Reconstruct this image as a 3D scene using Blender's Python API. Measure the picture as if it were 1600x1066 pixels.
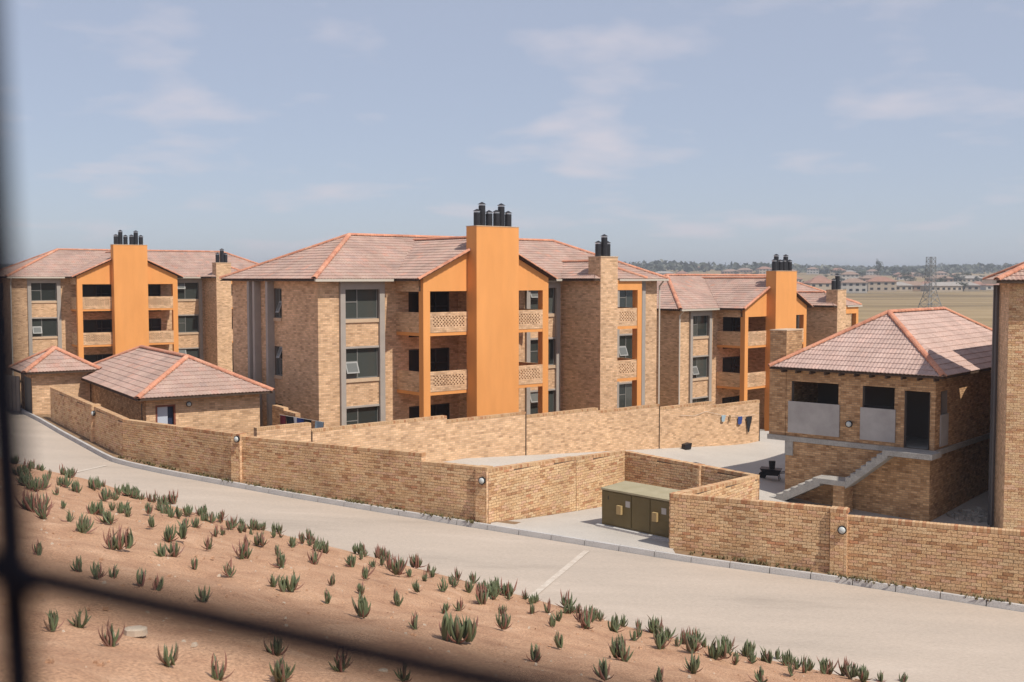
import bpy, math, random
from mathutils import Vector, Matrix
random.seed(7)
sc = bpy.context.scene
col = sc.collection
for o in list(bpy.data.objects): bpy.data.objects.remove(o)

# ------------------------------------------------------------------ camera, sky, sun, exposure
F_PX, CX, CY, HOR, CAM_Z = 1700.0, 800.0, 533.0, 435.0, 7.4
PITCH = math.atan((CY - HOR) / F_PX)
cd = bpy.data.cameras.new('camera'); cam = bpy.data.objects.new('camera', cd); col.objects.link(cam)
cd.sensor_width = 36; cd.lens = 36 * F_PX / 1600; cd.clip_start = 0.02; cd.clip_end = 20000
cam.location = (0, 0, CAM_Z); cam.rotation_euler = (math.pi / 2 - PITCH, 0, 0)
cd.dof.use_dof = True; cd.dof.focus_distance = 34; cd.dof.aperture_fstop = 3.4
sc.camera = cam
SUN_EL = math.radians(54); SUN_AZ = (0.715, -0.70)
S = Vector((SUN_AZ[0] * math.cos(SUN_EL), SUN_AZ[1] * math.cos(SUN_EL), math.sin(SUN_EL))).normalized()
world = bpy.data.worlds.new('World'); sc.world = world; world.use_nodes = True
wn = world.node_tree; wn.nodes.clear()
def wnode(t, **k):
    n = wn.nodes.new(t)
    for a, b in k.items(): setattr(n, a, b)
    return n
wo = wnode('ShaderNodeOutputWorld'); bg = wnode('ShaderNodeBackground'); bg.inputs[1].default_value = 0.095
sky = wnode('ShaderNodeTexSky', sky_type='NISHITA', sun_disc=False, sun_elevation=SUN_EL,
            sun_rotation=math.atan2(S.x, S.y), air_density=1.0, dust_density=1.2, ozone_density=1.8, altitude=1500)
tc = wnode('ShaderNodeTexCoord'); sep = wnode('ShaderNodeSeparateXYZ'); wn.links.new(tc.outputs['Generated'], sep.inputs[0])
addz = wnode('ShaderNodeMath', operation='ADD'); addz.inputs[1].default_value = 0.17; wn.links.new(sep.outputs[2], addz.inputs[0])
mx = wnode('ShaderNodeMath', operation='MAXIMUM'); mx.inputs[1].default_value = 0.03; wn.links.new(addz.outputs[0], mx.inputs[0])
dx = wnode('ShaderNodeMath', operation='DIVIDE'); dy = wnode('ShaderNodeMath', operation='DIVIDE')
wn.links.new(sep.outputs[0], dx.inputs[0]); wn.links.new(mx.outputs[0], dx.inputs[1])
wn.links.new(sep.outputs[1], dy.inputs[0]); wn.links.new(mx.outputs[0], dy.inputs[1])
cmb = wnode('ShaderNodeCombineXYZ'); wn.links.new(dx.outputs[0], cmb.inputs[0]); wn.links.new(dy.outputs[0], cmb.inputs[1])
cmb.inputs[2].default_value = 3.7
nz = wnode('ShaderNodeTexNoise'); nz.inputs['Scale'].default_value = 1.9; nz.inputs['Detail'].default_value = 7
nz.inputs['Roughness'].default_value = 0.5; nz.inputs['Distortion'].default_value = 0.15
wn.links.new(cmb.outputs[0], nz.inputs['Vector'])
cr = wnode('ShaderNodeValToRGB'); cr.color_ramp.elements[0].position = 0.53; cr.color_ramp.elements[0].color = (0, 0, 0, 1)
cr.color_ramp.elements[1].position = 0.70; cr.color_ramp.elements[1].color = (0.62, 0.62, 0.62, 1)
wn.links.new(nz.outputs['Fac'], cr.inputs[0])
veil = wnode('ShaderNodeMixRGB', blend_type='MIX'); veil.inputs[0].default_value = 0.58; veil.inputs[2].default_value = (6.05, 6.5, 7.9, 1)
wn.links.new(sky.outputs[0], veil.inputs[1])
mixc = wnode('ShaderNodeMixRGB', blend_type='MIX'); mixc.inputs[2].default_value = (7.9, 7.3, 7.8, 1)
wn.links.new(cr.outputs[0], mixc.inputs[0]); wn.links.new(veil.outputs[0], mixc.inputs[1])
wn.links.new(mixc.outputs[0], bg.inputs[0]); wn.links.new(bg.outputs[0], wo.inputs[0])
sl = bpy.data.lights.new('sun', 'SUN'); sl.energy = 4.6; sl.angle = math.radians(0.55); sl.color = (1.0, 0.93, 0.82)
so = bpy.data.objects.new('sun', sl); col.objects.link(so); so.location = (20, -20, 60)
so.rotation_euler = S.to_track_quat('Z', 'Y').to_euler()
sc.view_settings.view_transform = 'Standard'; sc.view_settings.look = 'None'
sc.view_settings.exposure = 0.0; sc.view_settings.gamma = 1.0

# ------------------------------------------------------------------ pixel helpers (a pixel gives only a direction)
def ray(x, y):
    r = (x - CX) / F_PX; u = -(y - CY) / F_PX
    return Vector((r, math.cos(PITCH) + u * math.sin(PITCH), -math.sin(PITCH) + u * math.cos(PITCH)))
def at_depth(x, y, Y): r = ray(x, y); return Vector((0, 0, CAM_Z)) + r * (Y / r.y)
def at_z(x, y, z): r = ray(x, y); return Vector((0, 0, CAM_Z)) + r * ((z - CAM_Z) / r.z)
def at_road(x, y, dz=0): r = ray(x, y); return Vector((0, 0, CAM_Z)) + r * ((dz - CAM_Z) / (r.z + .04 * r.x))
def road_z(x, y=0): return -.04 * x
def yard_z(x, y): return -.16 - .13 * (min(max(x, -2), 12) - .54) + .042 * (y - 46)
TOE = [(-60, 84), (-42, 66), (-30, 53), (-22.5, 43.5), (-17.8, 38.95), (-14.34, 36.6), (-9.63, 32.38), (-7.3, 30.68), (-5.2, 29.14), (-2.6, 27.23),
       (.45, 24.88), (1.44, 24.03), (2.74, 22.86), (4.54, 21.67), (7.2, 20.1), (20, 12), (40, 0)]
def toe_q(x, y):   # distance from the toe of the bank towards the camera
    best = 1e9; sgn = 1
    for (ax, ay), (bx, by) in zip(TOE, TOE[1:]):
        dx_, dy_ = bx - ax, by - ay; t = max(0, min(1, ((x - ax) * dx_ + (y - ay) * dy_) / (dx_ * dx_ + dy_ * dy_)))
        d = math.hypot(x - ax - t * dx_, y - ay - t * dy_)
        if d < best: best = d; sgn = 1 if (dx_ * (y - ay) - dy_ * (x - ax)) < 0 else -1
    return best * sgn
def bank_z(x, y):
    q = toe_q(x, y); k = max(0, 1 - max(q, 0) / 18)
    h = .285 * q if q > 0 else .1 * q
    if q > 20: h = .285 * 20 + .05 * (q - 20)
    w = min(1, max(0, q) / 1.2)
    return road_z(x) * k + h + w * (.075 * math.sin(1.7 * x + .6 * y) * math.sin(1.3 * y - .4 * x) + .05 * math.sin(4.1 * x + 2.2 * y + 1) * math.sin(3.3 * y - 1.9 * x) + .02 * math.sin(9.1 * x - 3 * y) * math.sin(8 * y + 2 * x))
def at_bank(x, y):
    r = ray(x, y); lo, hi = 3.0, 60.0
    g = lambda k: CAM_Z + r.z * k - bank_z(r.x * k, r.y * k)
    k = 4.0
    while k < 60 and g(k) > 0: k += .25
    lo, hi = k - .25, k
    for _ in range(24):
        m = (lo + hi) / 2
        if g(m) > 0: lo = m
        else: hi = m
    return Vector((0, 0, CAM_Z)) + r * lo

# ------------------------------------------------------------------ materials
def new_mat(name):
    m = bpy.data.materials.new(name); m.use_nodes = True; nt = m.node_tree
    return m, nt, nt.nodes['Principled BSDF']
def nd(nt, t, **k):
    n = nt.nodes.new(t)
    for a, b in k.items():
        if a.startswith('i_'): n.inputs[a[2:].replace('_', ' ')].default_value = b
        else: setattr(n, a, b)
    return n
def ramp(nt, stops, interp='LINEAR'):
    r = nt.nodes.new('ShaderNodeValToRGB'); e = r.color_ramp.elements; r.color_ramp.interpolation = interp
    while len(e) < len(stops): e.new(0.5)
    for el, (p, c) in zip(e, stops): el.position = p; el.color = (*c, 1)
    return r
def bump(nt, b, h, strength, dist):
    bn = nd(nt, 'ShaderNodeBump'); bn.inputs['Strength'].default_value = strength; bn.inputs['Distance'].default_value = dist
    nt.links.new(h, bn.inputs['Height']); nt.links.new(bn.outputs[0], b.inputs['Normal'])
def noisy(name, stops, scale=3.0, rough=.85, detail=8, bmp=.3, bdist=.01, stretch=None, fine=0, coord='Object', spec=.3, metal=0, famp=.22, rot=0):
    m, nt, b = new_mat(name); L = nt.links.new
    tcn = nd(nt, 'ShaderNodeTexCoord'); mp = nd(nt, 'ShaderNodeMapping'); L(tcn.outputs[coord], mp.inputs[0])
    if stretch: mp.inputs['Scale'].default_value = stretch
    if rot: mp.inputs['Rotation'].default_value = (0, 0, rot)
    n1 = nd(nt, 'ShaderNodeTexNoise'); n1.inputs['Scale'].default_value = scale; n1.inputs['Detail'].default_value = detail
    n1.inputs['Roughness'].default_value = .62
    L(mp.outputs[0], n1.inputs['Vector']); r = ramp(nt, stops); L(n1.outputs['Fac'], r.inputs[0])
    out = r.outputs[0]; h = n1.outputs['Fac']
    if fine:
        n2 = nd(nt, 'ShaderNodeTexNoise'); n2.inputs['Scale'].default_value = fine; n2.inputs['Detail'].default_value = 4
        L(mp.outputs[0], n2.inputs['Vector'])
        r2 = ramp(nt, [(.3, (1 - famp * 1.15,) * 3), (.7, (1 + famp * .7,) * 3)]); L(n2.outputs['Fac'], r2.inputs[0])
        mu = nd(nt, 'ShaderNodeMixRGB', blend_type='MULTIPLY'); mu.inputs[0].default_value = 1
        L(out, mu.inputs[1]); L(r2.outputs[0], mu.inputs[2]); out = mu.outputs[0]; h = n2.outputs['Fac']
    L(out, b.inputs['Base Color']); b.inputs['Roughness'].default_value = rough
    b.inputs['Specular IOR Level'].default_value = spec; b.inputs['Metallic'].default_value = metal
    if bmp: bump(nt, b, h, bmp, bdist)
    return m
def piece_mat(name, stops, rough=.85, flecks=.5, fscale=34, bmp=.35):
    """colour by piece: the 'rnd' face attribute plus the object's random number"""
    m, nt, b = new_mat(name); L = nt.links.new
    at = nd(nt, 'ShaderNodeAttribute', attribute_name='rnd'); oi = nd(nt, 'ShaderNodeObjectInfo')
    ad = nd(nt, 'ShaderNodeMath', operation='ADD'); L(at.outputs['Fac'], ad.inputs[0]); L(oi.outputs['Random'], ad.inputs[1])
    fr = nd(nt, 'ShaderNodeMath', operation='FRACT'); L(ad.outputs[0], fr.inputs[0])
    r = ramp(nt, stops); L(fr.outputs[0], r.inputs[0])
    tcn = nd(nt, 'ShaderNodeTexCoord'); gm = nd(nt, 'ShaderNodeNewGeometry')
    n = nd(nt, 'ShaderNodeTexNoise'); n.inputs['Scale'].default_value = fscale; n.inputs['Detail'].default_value = 4; L(gm.outputs['Position'], n.inputs['Vector'])
    n2 = nd(nt, 'ShaderNodeTexNoise'); n2.inputs['Scale'].default_value = .9; n2.inputs['Detail'].default_value = 5; L(gm.outputs['Position'], n2.inputs['Vector'])
    r2 = ramp(nt, [(.32, (1 - flecks, 1 - flecks * 1.1, 1 - flecks * 1.15)), (.55, (1.02, 1.02, 1.02))]); L(n.outputs['Fac'], r2.inputs[0])
    r3 = ramp(nt, [(.3, (.82, .82, .82)), (.7, (1.1, 1.1, 1.1))]); L(n2.outputs['Fac'], r3.inputs[0])
    mu = nd(nt, 'ShaderNodeMixRGB', blend_type='MULTIPLY'); mu.inputs[0].default_value = 1; L(r.outputs[0], mu.inputs[1]); L(r2.outputs[0], mu.inputs[2])
    mu2 = nd(nt, 'ShaderNodeMixRGB', blend_type='MULTIPLY'); mu2.inputs[0].default_value = 1; L(mu.outputs[0], mu2.inputs[1]); L(r3.outputs[0], mu2.inputs[2])
    L(mu2.outputs[0], b.inputs['Base Color']); b.inputs['Roughness'].default_value = rough; b.inputs['Specular IOR Level'].default_value = .25
    if bmp: bump(nt, b, n.outputs['Fac'], bmp, .004)
    return m
def brickwork(name, c1, c2, mortar, dark=.5):
    m, nt, b = new_mat(name); L = nt.links.new
    uv = nd(nt, 'ShaderNodeTexCoord'); br = nd(nt, 'ShaderNodeTexBrick'); br.offset = .5
    for k, v in {'Scale': 1.0, 'Mortar Size': .007, 'Mortar Smooth': .1, 'Bias': 0.0, 'Brick Width': .232, 'Row Height': .083}.items(): br.inputs[k].default_value = v
    br.inputs['Color1'].default_value = (*c1, 1); br.inputs['Color2'].default_value = (*c2, 1); br.inputs['Mortar'].default_value = (*mortar, 1)
    L(uv.outputs['UV'], br.inputs['Vector'])
    sp = nd(nt, 'ShaderNodeSeparateXYZ'); L(uv.outputs['UV'], sp.inputs[0])
    def mth(op, a_, b_=None):
        n_ = nd(nt, 'ShaderNodeMath', operation=op)
        for k_, v_ in enumerate((a_, b_)):
            if v_ is None: continue
            if isinstance(v_, (int, float)): n_.inputs[k_].default_value = v_
            else: L(v_, n_.inputs[k_])
        return n_.outputs[0]
    row = mth('FLOOR', mth('DIVIDE', sp.outputs[1], .083)); half = mth('MULTIPLY', mth('FLOORED_MODULO', row, 2.0), .5)
    colm = mth('FLOOR', mth('ADD', mth('DIVIDE', sp.outputs[0], .232), half)); cv = nd(nt, 'ShaderNodeCombineXYZ'); L(colm, cv.inputs[0]); L(row, cv.inputs[1])
    wh = nd(nt, 'ShaderNodeTexWhiteNoise', noise_dimensions='2D'); L(cv.outputs[0], wh.inputs['Vector'])
    r = ramp(nt, [(0, (1 - dark, 1 - dark * 1.1, 1 - dark * 1.15)), (.16, (.90, .88, .86)), (.5, (1, 1, 1)), (.8, (1.07, 1.07, 1.06)), (1, (1.17, 1.18, 1.17))]); L(wh.outputs['Value'], r.inputs[0])
    n2 = nd(nt, 'ShaderNodeTexNoise'); n2.inputs['Scale'].default_value = .55; n2.inputs['Detail'].default_value = 6; L(uv.outputs['UV'], n2.inputs['Vector'])
    r2 = ramp(nt, [(.3, (.88, .88, .89)), (.7, (1.08, 1.07, 1.06))]); L(n2.outputs['Fac'], r2.inputs[0])
    mu = nd(nt, 'ShaderNodeMixRGB', blend_type='MULTIPLY'); mu.inputs[0].default_value = 1; L(br.outputs['Color'], mu.inputs[1]); L(r.outputs[0], mu.inputs[2])
    mu2 = nd(nt, 'ShaderNodeMixRGB', blend_type='MULTIPLY'); mu2.inputs[0].default_value = 1; L(mu.outputs[0], mu2.inputs[1]); L(r2.outputs[0], mu2.inputs[2])
    L(mu2.outputs[0], b.inputs['Base Color']); b.inputs['Roughness'].default_value = .9; b.inputs['Specular IOR Level'].default_value = .2
    inv = nd(nt, 'ShaderNodeMath', operation='SUBTRACT'); inv.inputs[0].default_value = 1; L(br.outputs['Fac'], inv.inputs[1])
    bump(nt, b, inv.outputs[0], .6, .008)
    return m
def plain(name, c, rough=.6, metal=0, spec=.4):
    m, nt, b = new_mat(name); b.inputs['Base Color'].default_value = (*c, 1); b.inputs['Roughness'].default_value = rough
    b.inputs['Metallic'].default_value = metal; b.inputs['Specular IOR Level'].default_value = spec
    return m
BR_STOPS = [(0, (.66, .42, .225)), (.18, (.74, .51, .29)), (.36, (.69, .45, .26)), (.52, (.76, .55, .33)), (.66, (.60, .36, .185)),
            (.80, (.72, .46, .30)), (.92, (.56, .32, .17)), (.975, (.42, .23, .12)), (1, (.62, .31, .17))]
MAT = dict(
    brick=piece_mat('buff_face_brick', BR_STOPS, flecks=.5),
    mortar=noisy('mortar', [(.3, (.11, .075, .05)), (.7, (.18, .125, .085))], 20, .95, bmp=.2),  # darkened so the colour deepens the shadow in the joints
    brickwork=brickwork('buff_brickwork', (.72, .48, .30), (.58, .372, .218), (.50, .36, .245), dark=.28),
    brickwork_shaded=brickwork('shaded_brickwork', (.58, .365, .20), (.36, .20, .10), (.30, .215, .14), dark=.35),  # darker copy of the buff brick, shade put into the colour
    coping=piece_mat('coping_brick', [(0, (.58, .38, .21)), (.5, (.60, .40, .235)), (.8, (.50, .29, .15)), (1, (.44, .21, .11))], flecks=.3),
    orange=noisy('orange_plaster', [(.25, (.70, .305, .095)), (.75, (.765, .345, .115))], .7, .9, bmp=.12, bdist=.004, fine=2.4, stretch=(1, 1, .22), famp=.045),
    frame_grey=noisy('grey_plaster', [(.3, (.33, .295, .265)), (.7, (.39, .35, .315))], 2, .85, bmp=.1),
    concrete=noisy('concrete', [(.3, (.30, .285, .265)), (.7, (.42, .40, .37))], 2.2, .9, bmp=.25, fine=30),
    panel=noisy('grey_render_panel', [(.3, (.33, .31, .30)), (.7, (.43, .41, .395))], 1.6, .85, bmp=.08),
    tile=piece_mat('concrete_roof_tile', [(0, (.405, .272, .222)), (.25, (.445, .318, .262)), (.5, (.415, .29, .245)), (.75, (.465, .298, .243)), (.92, (.37, .268, .232)), (1, (.51, .287, .22))], flecks=.18, fscale=14, bmp=.2),
    tile_plum=piece_mat('plum_roof_tile', [(0, (.485, .342, .295)), (.35, (.52, .38, .33)), (.7, (.465, .332, .29)), (1, (.54, .375, .32))], flecks=.2, fscale=16, bmp=.2),
    ridge=piece_mat('terracotta_ridge_tile', [(0, (.56, .255, .165)), (.5, (.61, .285, .18)), (.8, (.50, .215, .14)), (1, (.62, .34, .23))], flecks=.3, fscale=18),
    timber=noisy('dark_timber', [(.3, (.05, .032, .022)), (.7, (.09, .055, .035))], 6, .8),
    gutter=plain('cream_gutter', (.52, .47, .40), .5),
    black=noisy('black_flue_paint', [(.3, (.018, .018, .022)), (.7, (.03, .03, .035))], 5, .45, bmp=.05),
    steel=plain('galvanised_collar', (.7, .7, .7), .35, .8),
    glass=plain('window_glass', (.035, .045, .042), .06, 0, .55),
    door_glass=plain('dark_door_glass', (.018, .02, .022), .1, 0, .4),
    win_frame=plain('bronze_window_frame', (.19, .185, .175), .45),
    win_white=plain('pale_sash_frame', (.30, .30, .29), .45), sash_glass=plain('grey_sash_glass', (.15, .155, .147), .15),  # sash panes paler than the fixed glass
    door_dark=plain('dark_door_frame', (.03, .025, .022), .5),
    sill=noisy('sill_brick', [(.3, (.50, .36, .24)), (.7, (.58, .43, .30))], 9, .85),
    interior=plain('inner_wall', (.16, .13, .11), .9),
    road=noisy('pale_road_surface', [(.2, (.32, .27, .225)), (.42, (.425, .357, .297)), (.58, (.455, .38, .315)), (.8, (.52, .44, .37))], .75, .92, bmp=.15, fine=55, bdist=.004, stretch=(.22, 1, 1), rot=.47, famp=.13, detail=10),
    kerb=noisy('kerb_concrete', [(.3, (.42, .405, .395)), (.7, (.52, .50, .485))], 2.5, .9, bmp=.2, fine=40),
    white_line=noisy('worn_white_paint', [(.35, (.455, .385, .32)), (.65, (.57, .505, .435))], 5, .85),
    paving=noisy('pale_yard_paving', [(.25, (.42, .385, .345)), (.75, (.50, .46, .415))], .5, .92, bmp=.12, fine=40, bdist=.004),
    sand=noisy('sandy_soil', [(.22, (.29, .155, .095)), (.40, (.42, .24, .145)), (.58, (.50, .30, .185)), (.8, (.59, .385, .26))], 1.3, .97, bmp=.7, bdist=.03, fine=34, detail=12, famp=.30),
    soil=noisy('verge_soil', [(.25, (.16, .10, .055)), (.7, (.30, .20, .12))], 4, .95, bmp=.5, bdist=.03, fine=40),
    kiosk=noisy('olive_enamel', [(.3, (.125, .095, .042)), (.7, (.16, .122, .055))], 1.5, .5, bmp=.05),
    kiosk_top=noisy('pale_olive_lid', [(.3, (.30, .26, .16)), (.7, (.38, .33, .22))], 2, .75, bmp=.05),  # lid paler than the body
    kiosk_handle=plain('tan_lock_cover', (.42, .30, .14), .6),
    label_white=plain('white_notice', (.42, .40, .38), .6),
    lamp_lens=plain('opal_lamp_lens', (.50, .53, .52), .3),
    dark_metal=plain('black_steel', (.012, .012, .016), .5), fence=plain('black_fence_paint', (.004, .0045, .008), .8, 0, .05),
    stone=noisy('pale_stone', [(.3, (.42, .34, .26)), (.7, (.58, .48, .38))], 5, .9, bmp=.5),
    pipe=plain('cream_downpipe', (.62, .57, .50), .5),
)
def plant_mat(name, c1, c2, tip):
    m, nt, b = new_mat(name); L = nt.links.new
    oi = nd(nt, 'ShaderNodeObjectInfo'); at = nd(nt, 'ShaderNodeAttribute', attribute_name='rnd'); ad = nd(nt, 'ShaderNodeMath', operation='ADD')
    L(oi.outputs['Random'], ad.inputs[0]); L(at.outputs['Fac'], ad.inputs[1]); fr = nd(nt, 'ShaderNodeMath', operation='FRACT'); L(ad.outputs[0], fr.inputs[0])
    r = ramp(nt, [(0, c1), (.55, c2), (.8, c1), (1, tip)]); L(fr.outputs[0], r.inputs[0]); L(r.outputs[0], b.inputs['Base Color'])
    b.inputs['Roughness'].default_value = .5; b.inputs['Specular IOR Level'].default_value = .35
    return m
_m, _nt, _b = new_mat('window_glass_varied'); _oi = nd(_nt, 'ShaderNodeObjectInfo'); _r = ramp(_nt, [(0, (.022, .028, .027)), (.5, (.05, .058, .054)), (.85, (.085, .09, .082)), (1, (.15, .15, .135))])
_nt.links.new(_oi.outputs['Random'], _r.inputs[0]); _nt.links.new(_r.outputs[0], _b.inputs['Base Color']); _b.inputs['Roughness'].default_value = .07; _b.inputs['Specular IOR Level'].default_value = .5; MAT['glass'] = _m
MAT['leaf'] = plant_mat('succulent_leaf', (.095, .11, .06), (.12, .15, .075), (.24, .11, .09))
MAT['leaf_red'] = plant_mat('reddish_trailing_stem', (.20, .10, .075), (.26, .12, .09), (.14, .08, .06))
MAT['weed'] = plant_mat('dry_weed', (.10, .10, .035), (.18, .14, .06), (.22, .12, .06))
MAT['tree_leaf'] = plant_mat('tree_foliage', (.055, .062, .035), (.075, .08, .045), (.095, .085, .055))
MAT['bush_leaf'] = plant_mat('dry_bush_foliage', (.095, .07, .045), (.13, .09, .06), (.08, .07, .045))
MAT['bark'] = noisy('bark', [(.3, (.06, .045, .03)), (.7, (.11, .08, .06))], 8, .9)

# ------------------------------------------------------------------ mesh builder
class MB:
    def __init__(s): s.v = []; s.f = []; s.m = []; s.r = []
    def add(s, vs, fs, m=0, r=None):
        o = len(s.v); s.v += [tuple(p) for p in vs]
        for f in fs: s.f.append([i + o for i in f]); s.m.append(m); s.r.append(0.0 if r is None else r)
        return s
    def box(s, a, b, m=0, r=None):
        x0, x1 = sorted((a[0], b[0])); y0, y1 = sorted((a[1], b[1])); z0, z1 = sorted((a[2], b[2]))
        return s.add([(x0, y0, z0), (x1, y0, z0), (x1, y1, z0), (x0, y1, z0), (x0, y0, z1), (x1, y0, z1), (x1, y1, z1), (x0, y1, z1)],
                     [(0, 3, 2, 1), (4, 5, 6, 7), (0, 1, 5, 4), (1, 2, 6, 5), (2, 3, 7, 6), (3, 0, 4, 7)], m, r)
    def hexa(s, b4, t4, m=0, r=None):
        return s.add(list(b4) + list(t4), [(0, 3, 2, 1), (4, 5, 6, 7), (0, 1, 5, 4), (1, 2, 6, 5), (2, 3, 7, 6), (3, 0, 4, 7)], m, r)
    def tube(s, p0, p1, r0, r1=None, n=8, m=0, r=None):
        r1 = r0 if r1 is None else r1; p0 = Vector(p0); p1 = Vector(p1); d = (p1 - p0).normalized()
        a = d.cross(Vector((0, 0, 1)) if abs(d.z) < .9 else Vector((1, 0, 0))).normalized(); b = d.cross(a)
        vs = [p0 + (a * math.cos(2 * math.pi * i / n) + b * math.sin(2 * math.pi * i / n)) * r0 for i in range(n)]
        vs += [p1 + (a * math.cos(2 * math.pi * i / n) + b * math.sin(2 * math.pi * i / n)) * r1 for i in range(n)]
        fs = [(i, (i + 1) % n, n + (i + 1) % n, n + i) for i in range(n)] + [tuple(range(n))[::-1], tuple(range(n, 2 * n))]
        return s.add(vs, fs, m, r)
    def prism(s, poly, axis, a, b, m=0):   # poly in the other two axes, extruded along axis from a to b
        def P(p, t): return (t, p[0], p[1]) if axis == 'x' else (p[0], t, p[1]) if axis == 'y' else (p[0], p[1], t)
        n = len(poly); vs = [P(p, a) for p in poly] + [P(p, b) for p in poly]
        fs = [tuple(range(n)), tuple(range(n, 2 * n))[::-1]] + [(i, n + i, n + (i + 1) % n, (i + 1) % n) for i in range(n)]
        return s.add(vs, fs, m)
    def mesh(s, name, mats, smooth=False, fixn=True, uv=True):
        me = bpy.data.meshes.new(name); me.from_pydata(s.v, [], s.f)
        for mt in mats: me.materials.append(MAT[mt] if isinstance(mt, str) else mt)
        me.polygons.foreach_set('material_index', s.m)
        at = me.attributes.new('rnd', 'FLOAT', 'FACE'); at.data.foreach_set('value', s.r)
        if smooth: me.polygons.foreach_set('use_smooth', [True] * len(s.f))
        if fixn:
            import bmesh
            bm = bmesh.new(); bm.from_mesh(me); bmesh.ops.recalc_face_normals(bm, faces=bm.faces); bm.to_mesh(me); bm.free()
        me.update()
        if uv:
            ul = me.uv_layers.new(name='UVMap'); dat = [0.0] * (2 * len(me.loops)); vv = me.vertices
            for p in me.polygons:
                nrm = p.normal
                if abs(nrm.z) < .7:
                    t = Vector((-nrm.y, nrm.x, 0)); t.normalize()
                    if abs(t.x) >= abs(t.y): t = t if t.x > 0 else -t
                    else: t = t if t.y > 0 else -t
                    for li in p.loop_indices:
                        c = vv[me.loops[li].vertex_index].co; dat[2 * li] = c.x * t.x + c.y * t.y; dat[2 * li + 1] = c.z
                else:
                    for li in p.loop_indices:
                        c = vv[me.loops[li].vertex_index].co; dat[2 * li] = c.x; dat[2 * li + 1] = c.y
            ul.data.foreach_set('uv', dat)
        return me
    def build(s, name, mats, parent=None, **k):
        if not isinstance(mats, (list, tuple)): mats = [mats]
        return link(name, s.mesh(name, mats, **k), parent)
def link(name, data, parent=None, mat=None):
    o = bpy.data.objects.new(name, data); col.objects.link(o)
    if parent: o.parent = parent
    if mat is not None: o.matrix_basis = mat
    return o
def tag(o, label, cat, group=None):
    o['label'] = label; o['category'] = cat
    if group: o['group'] = group
    return o
def stuff(o): o['kind'] = 'stuff'; return o
def thing(name, label, cat, loc=(0, 0, 0), rz=0, group=None):
    o = link(name, None); o.location = loc; o.rotation_euler = (0, 0, rz); o.empty_display_size = .2
    return tag(o, label, cat, group)
def copy_tree(o, parent=None):
    c = o.copy(); col.objects.link(c); c.parent = parent
    for ch in o.children: copy_tree(ch, c)
    return c
def grid_sheet(name, us, vs, fn, mat, parent=None):
    mb = MB(); nu, nv = len(us), len(vs)
    mb.v = [fn(u, v) for v in vs for u in us]
    mb.f = [[j * nu + i, j * nu + i + 1, (j + 1) * nu + i + 1, (j + 1) * nu + i] for j in range(nv - 1) for i in range(nu - 1)]
    mb.m = [0] * len(mb.f); mb.r = [0.0] * len(mb.f)
    o = mb.build(name, mat, parent, smooth=True, fixn=False, uv=False)
    if not parent: o['kind'] = 'structure'
    return o
def lin(a, b, n): return [a + (b - a) * i / (n - 1) for i in range(n)]
def resample(poly, n):
    seg = [math.dist(a, b) for a, b in zip(poly, poly[1:])]; T = sum(seg); out = []
    for i in range(n):
        d = T * i / (n - 1); k = 0
        while k < len(seg) - 1 and d > seg[k]: d -= seg[k]; k += 1
        t = d / seg[k]; out.append(tuple(a + (b - a) * t for a, b in zip(poly[k], poly[k + 1])))
    return out

# ------------------------------------------------------------------ terrain
def interp(x, pts):
    if x <= pts[0][0]: return pts[0][1]
    for (a, b), (c, d) in zip(pts, pts[1:]):
        if x <= c: t = (x - a) / (c - a); t = t * t * (3 - 2 * t); return b + (d - b) * t
    return pts[-1][1]
def terrain_z(x, y):
    near = interp(x, [(-3, -1.2), (12, -3.1), (40, -3.4)])
    far = interp(y, [(90, -3.0), (240, -3.6), (430, -2.6), (640, .4), (820, 4.5), (1050, 8), (1500, 17), (2200, 24), (7000, 16)])
    t = max(0, min(1, (y - 80) / 40)); z = near * (1 - t) + far * t
    if y > 700: z += min(1, (y - 700) / 600) * (2.4 * math.sin(x / 170 + 1) + 1.8 * math.sin(x / 71 + y / 300))
    return z
TY = [-80, -40, -10, 10, 25, 40, 60, 80, 95, 110, 130, 160, 200, 250, 310, 380, 450, 520, 600, 680, 760, 850, 950, 1060, 1200, 1400, 1650, 2000, 2600, 3500, 5000, 7500]
m, nt, b = new_mat('dry_grassland'); L = nt.links.new
gm = nd(nt, 'ShaderNodeNewGeometry'); mp = nd(nt, 'ShaderNodeMapping'); mp.inputs['Scale'].default_value = (.010, .055, 1); mp.inputs['Rotation'].default_value = (0, 0, .12); L(gm.outputs['Position'], mp.inputs[0])
n1 = nd(nt, 'ShaderNodeTexNoise'); n1.inputs['Scale'].default_value = 1.0; n1.inputs['Detail'].default_value = 7; L(mp.outputs[0], n1.inputs['Vector'])
r1 = ramp(nt, [(.28, (.12, .085, .05)), (.42, (.24, .175, .095)), (.56, (.31, .225, .125)), (.72, (.36, .27, .16))]); L(n1.outputs['Fac'], r1.inputs[0])
L(r1.outputs[0], b.inputs['Base Color']); b.inputs['Roughness'].default_value = .95; b.inputs['Specular IOR Level'].default_value = .1
MAT['field'] = m
grid_sheet('terrain', lin(-1, 1, 61), TY, lambda u, y: (u * (130 + max(y, 0) * 1.0), y, terrain_z(u * (130 + max(y, 0) * 1.0), y)), 'field')

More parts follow.
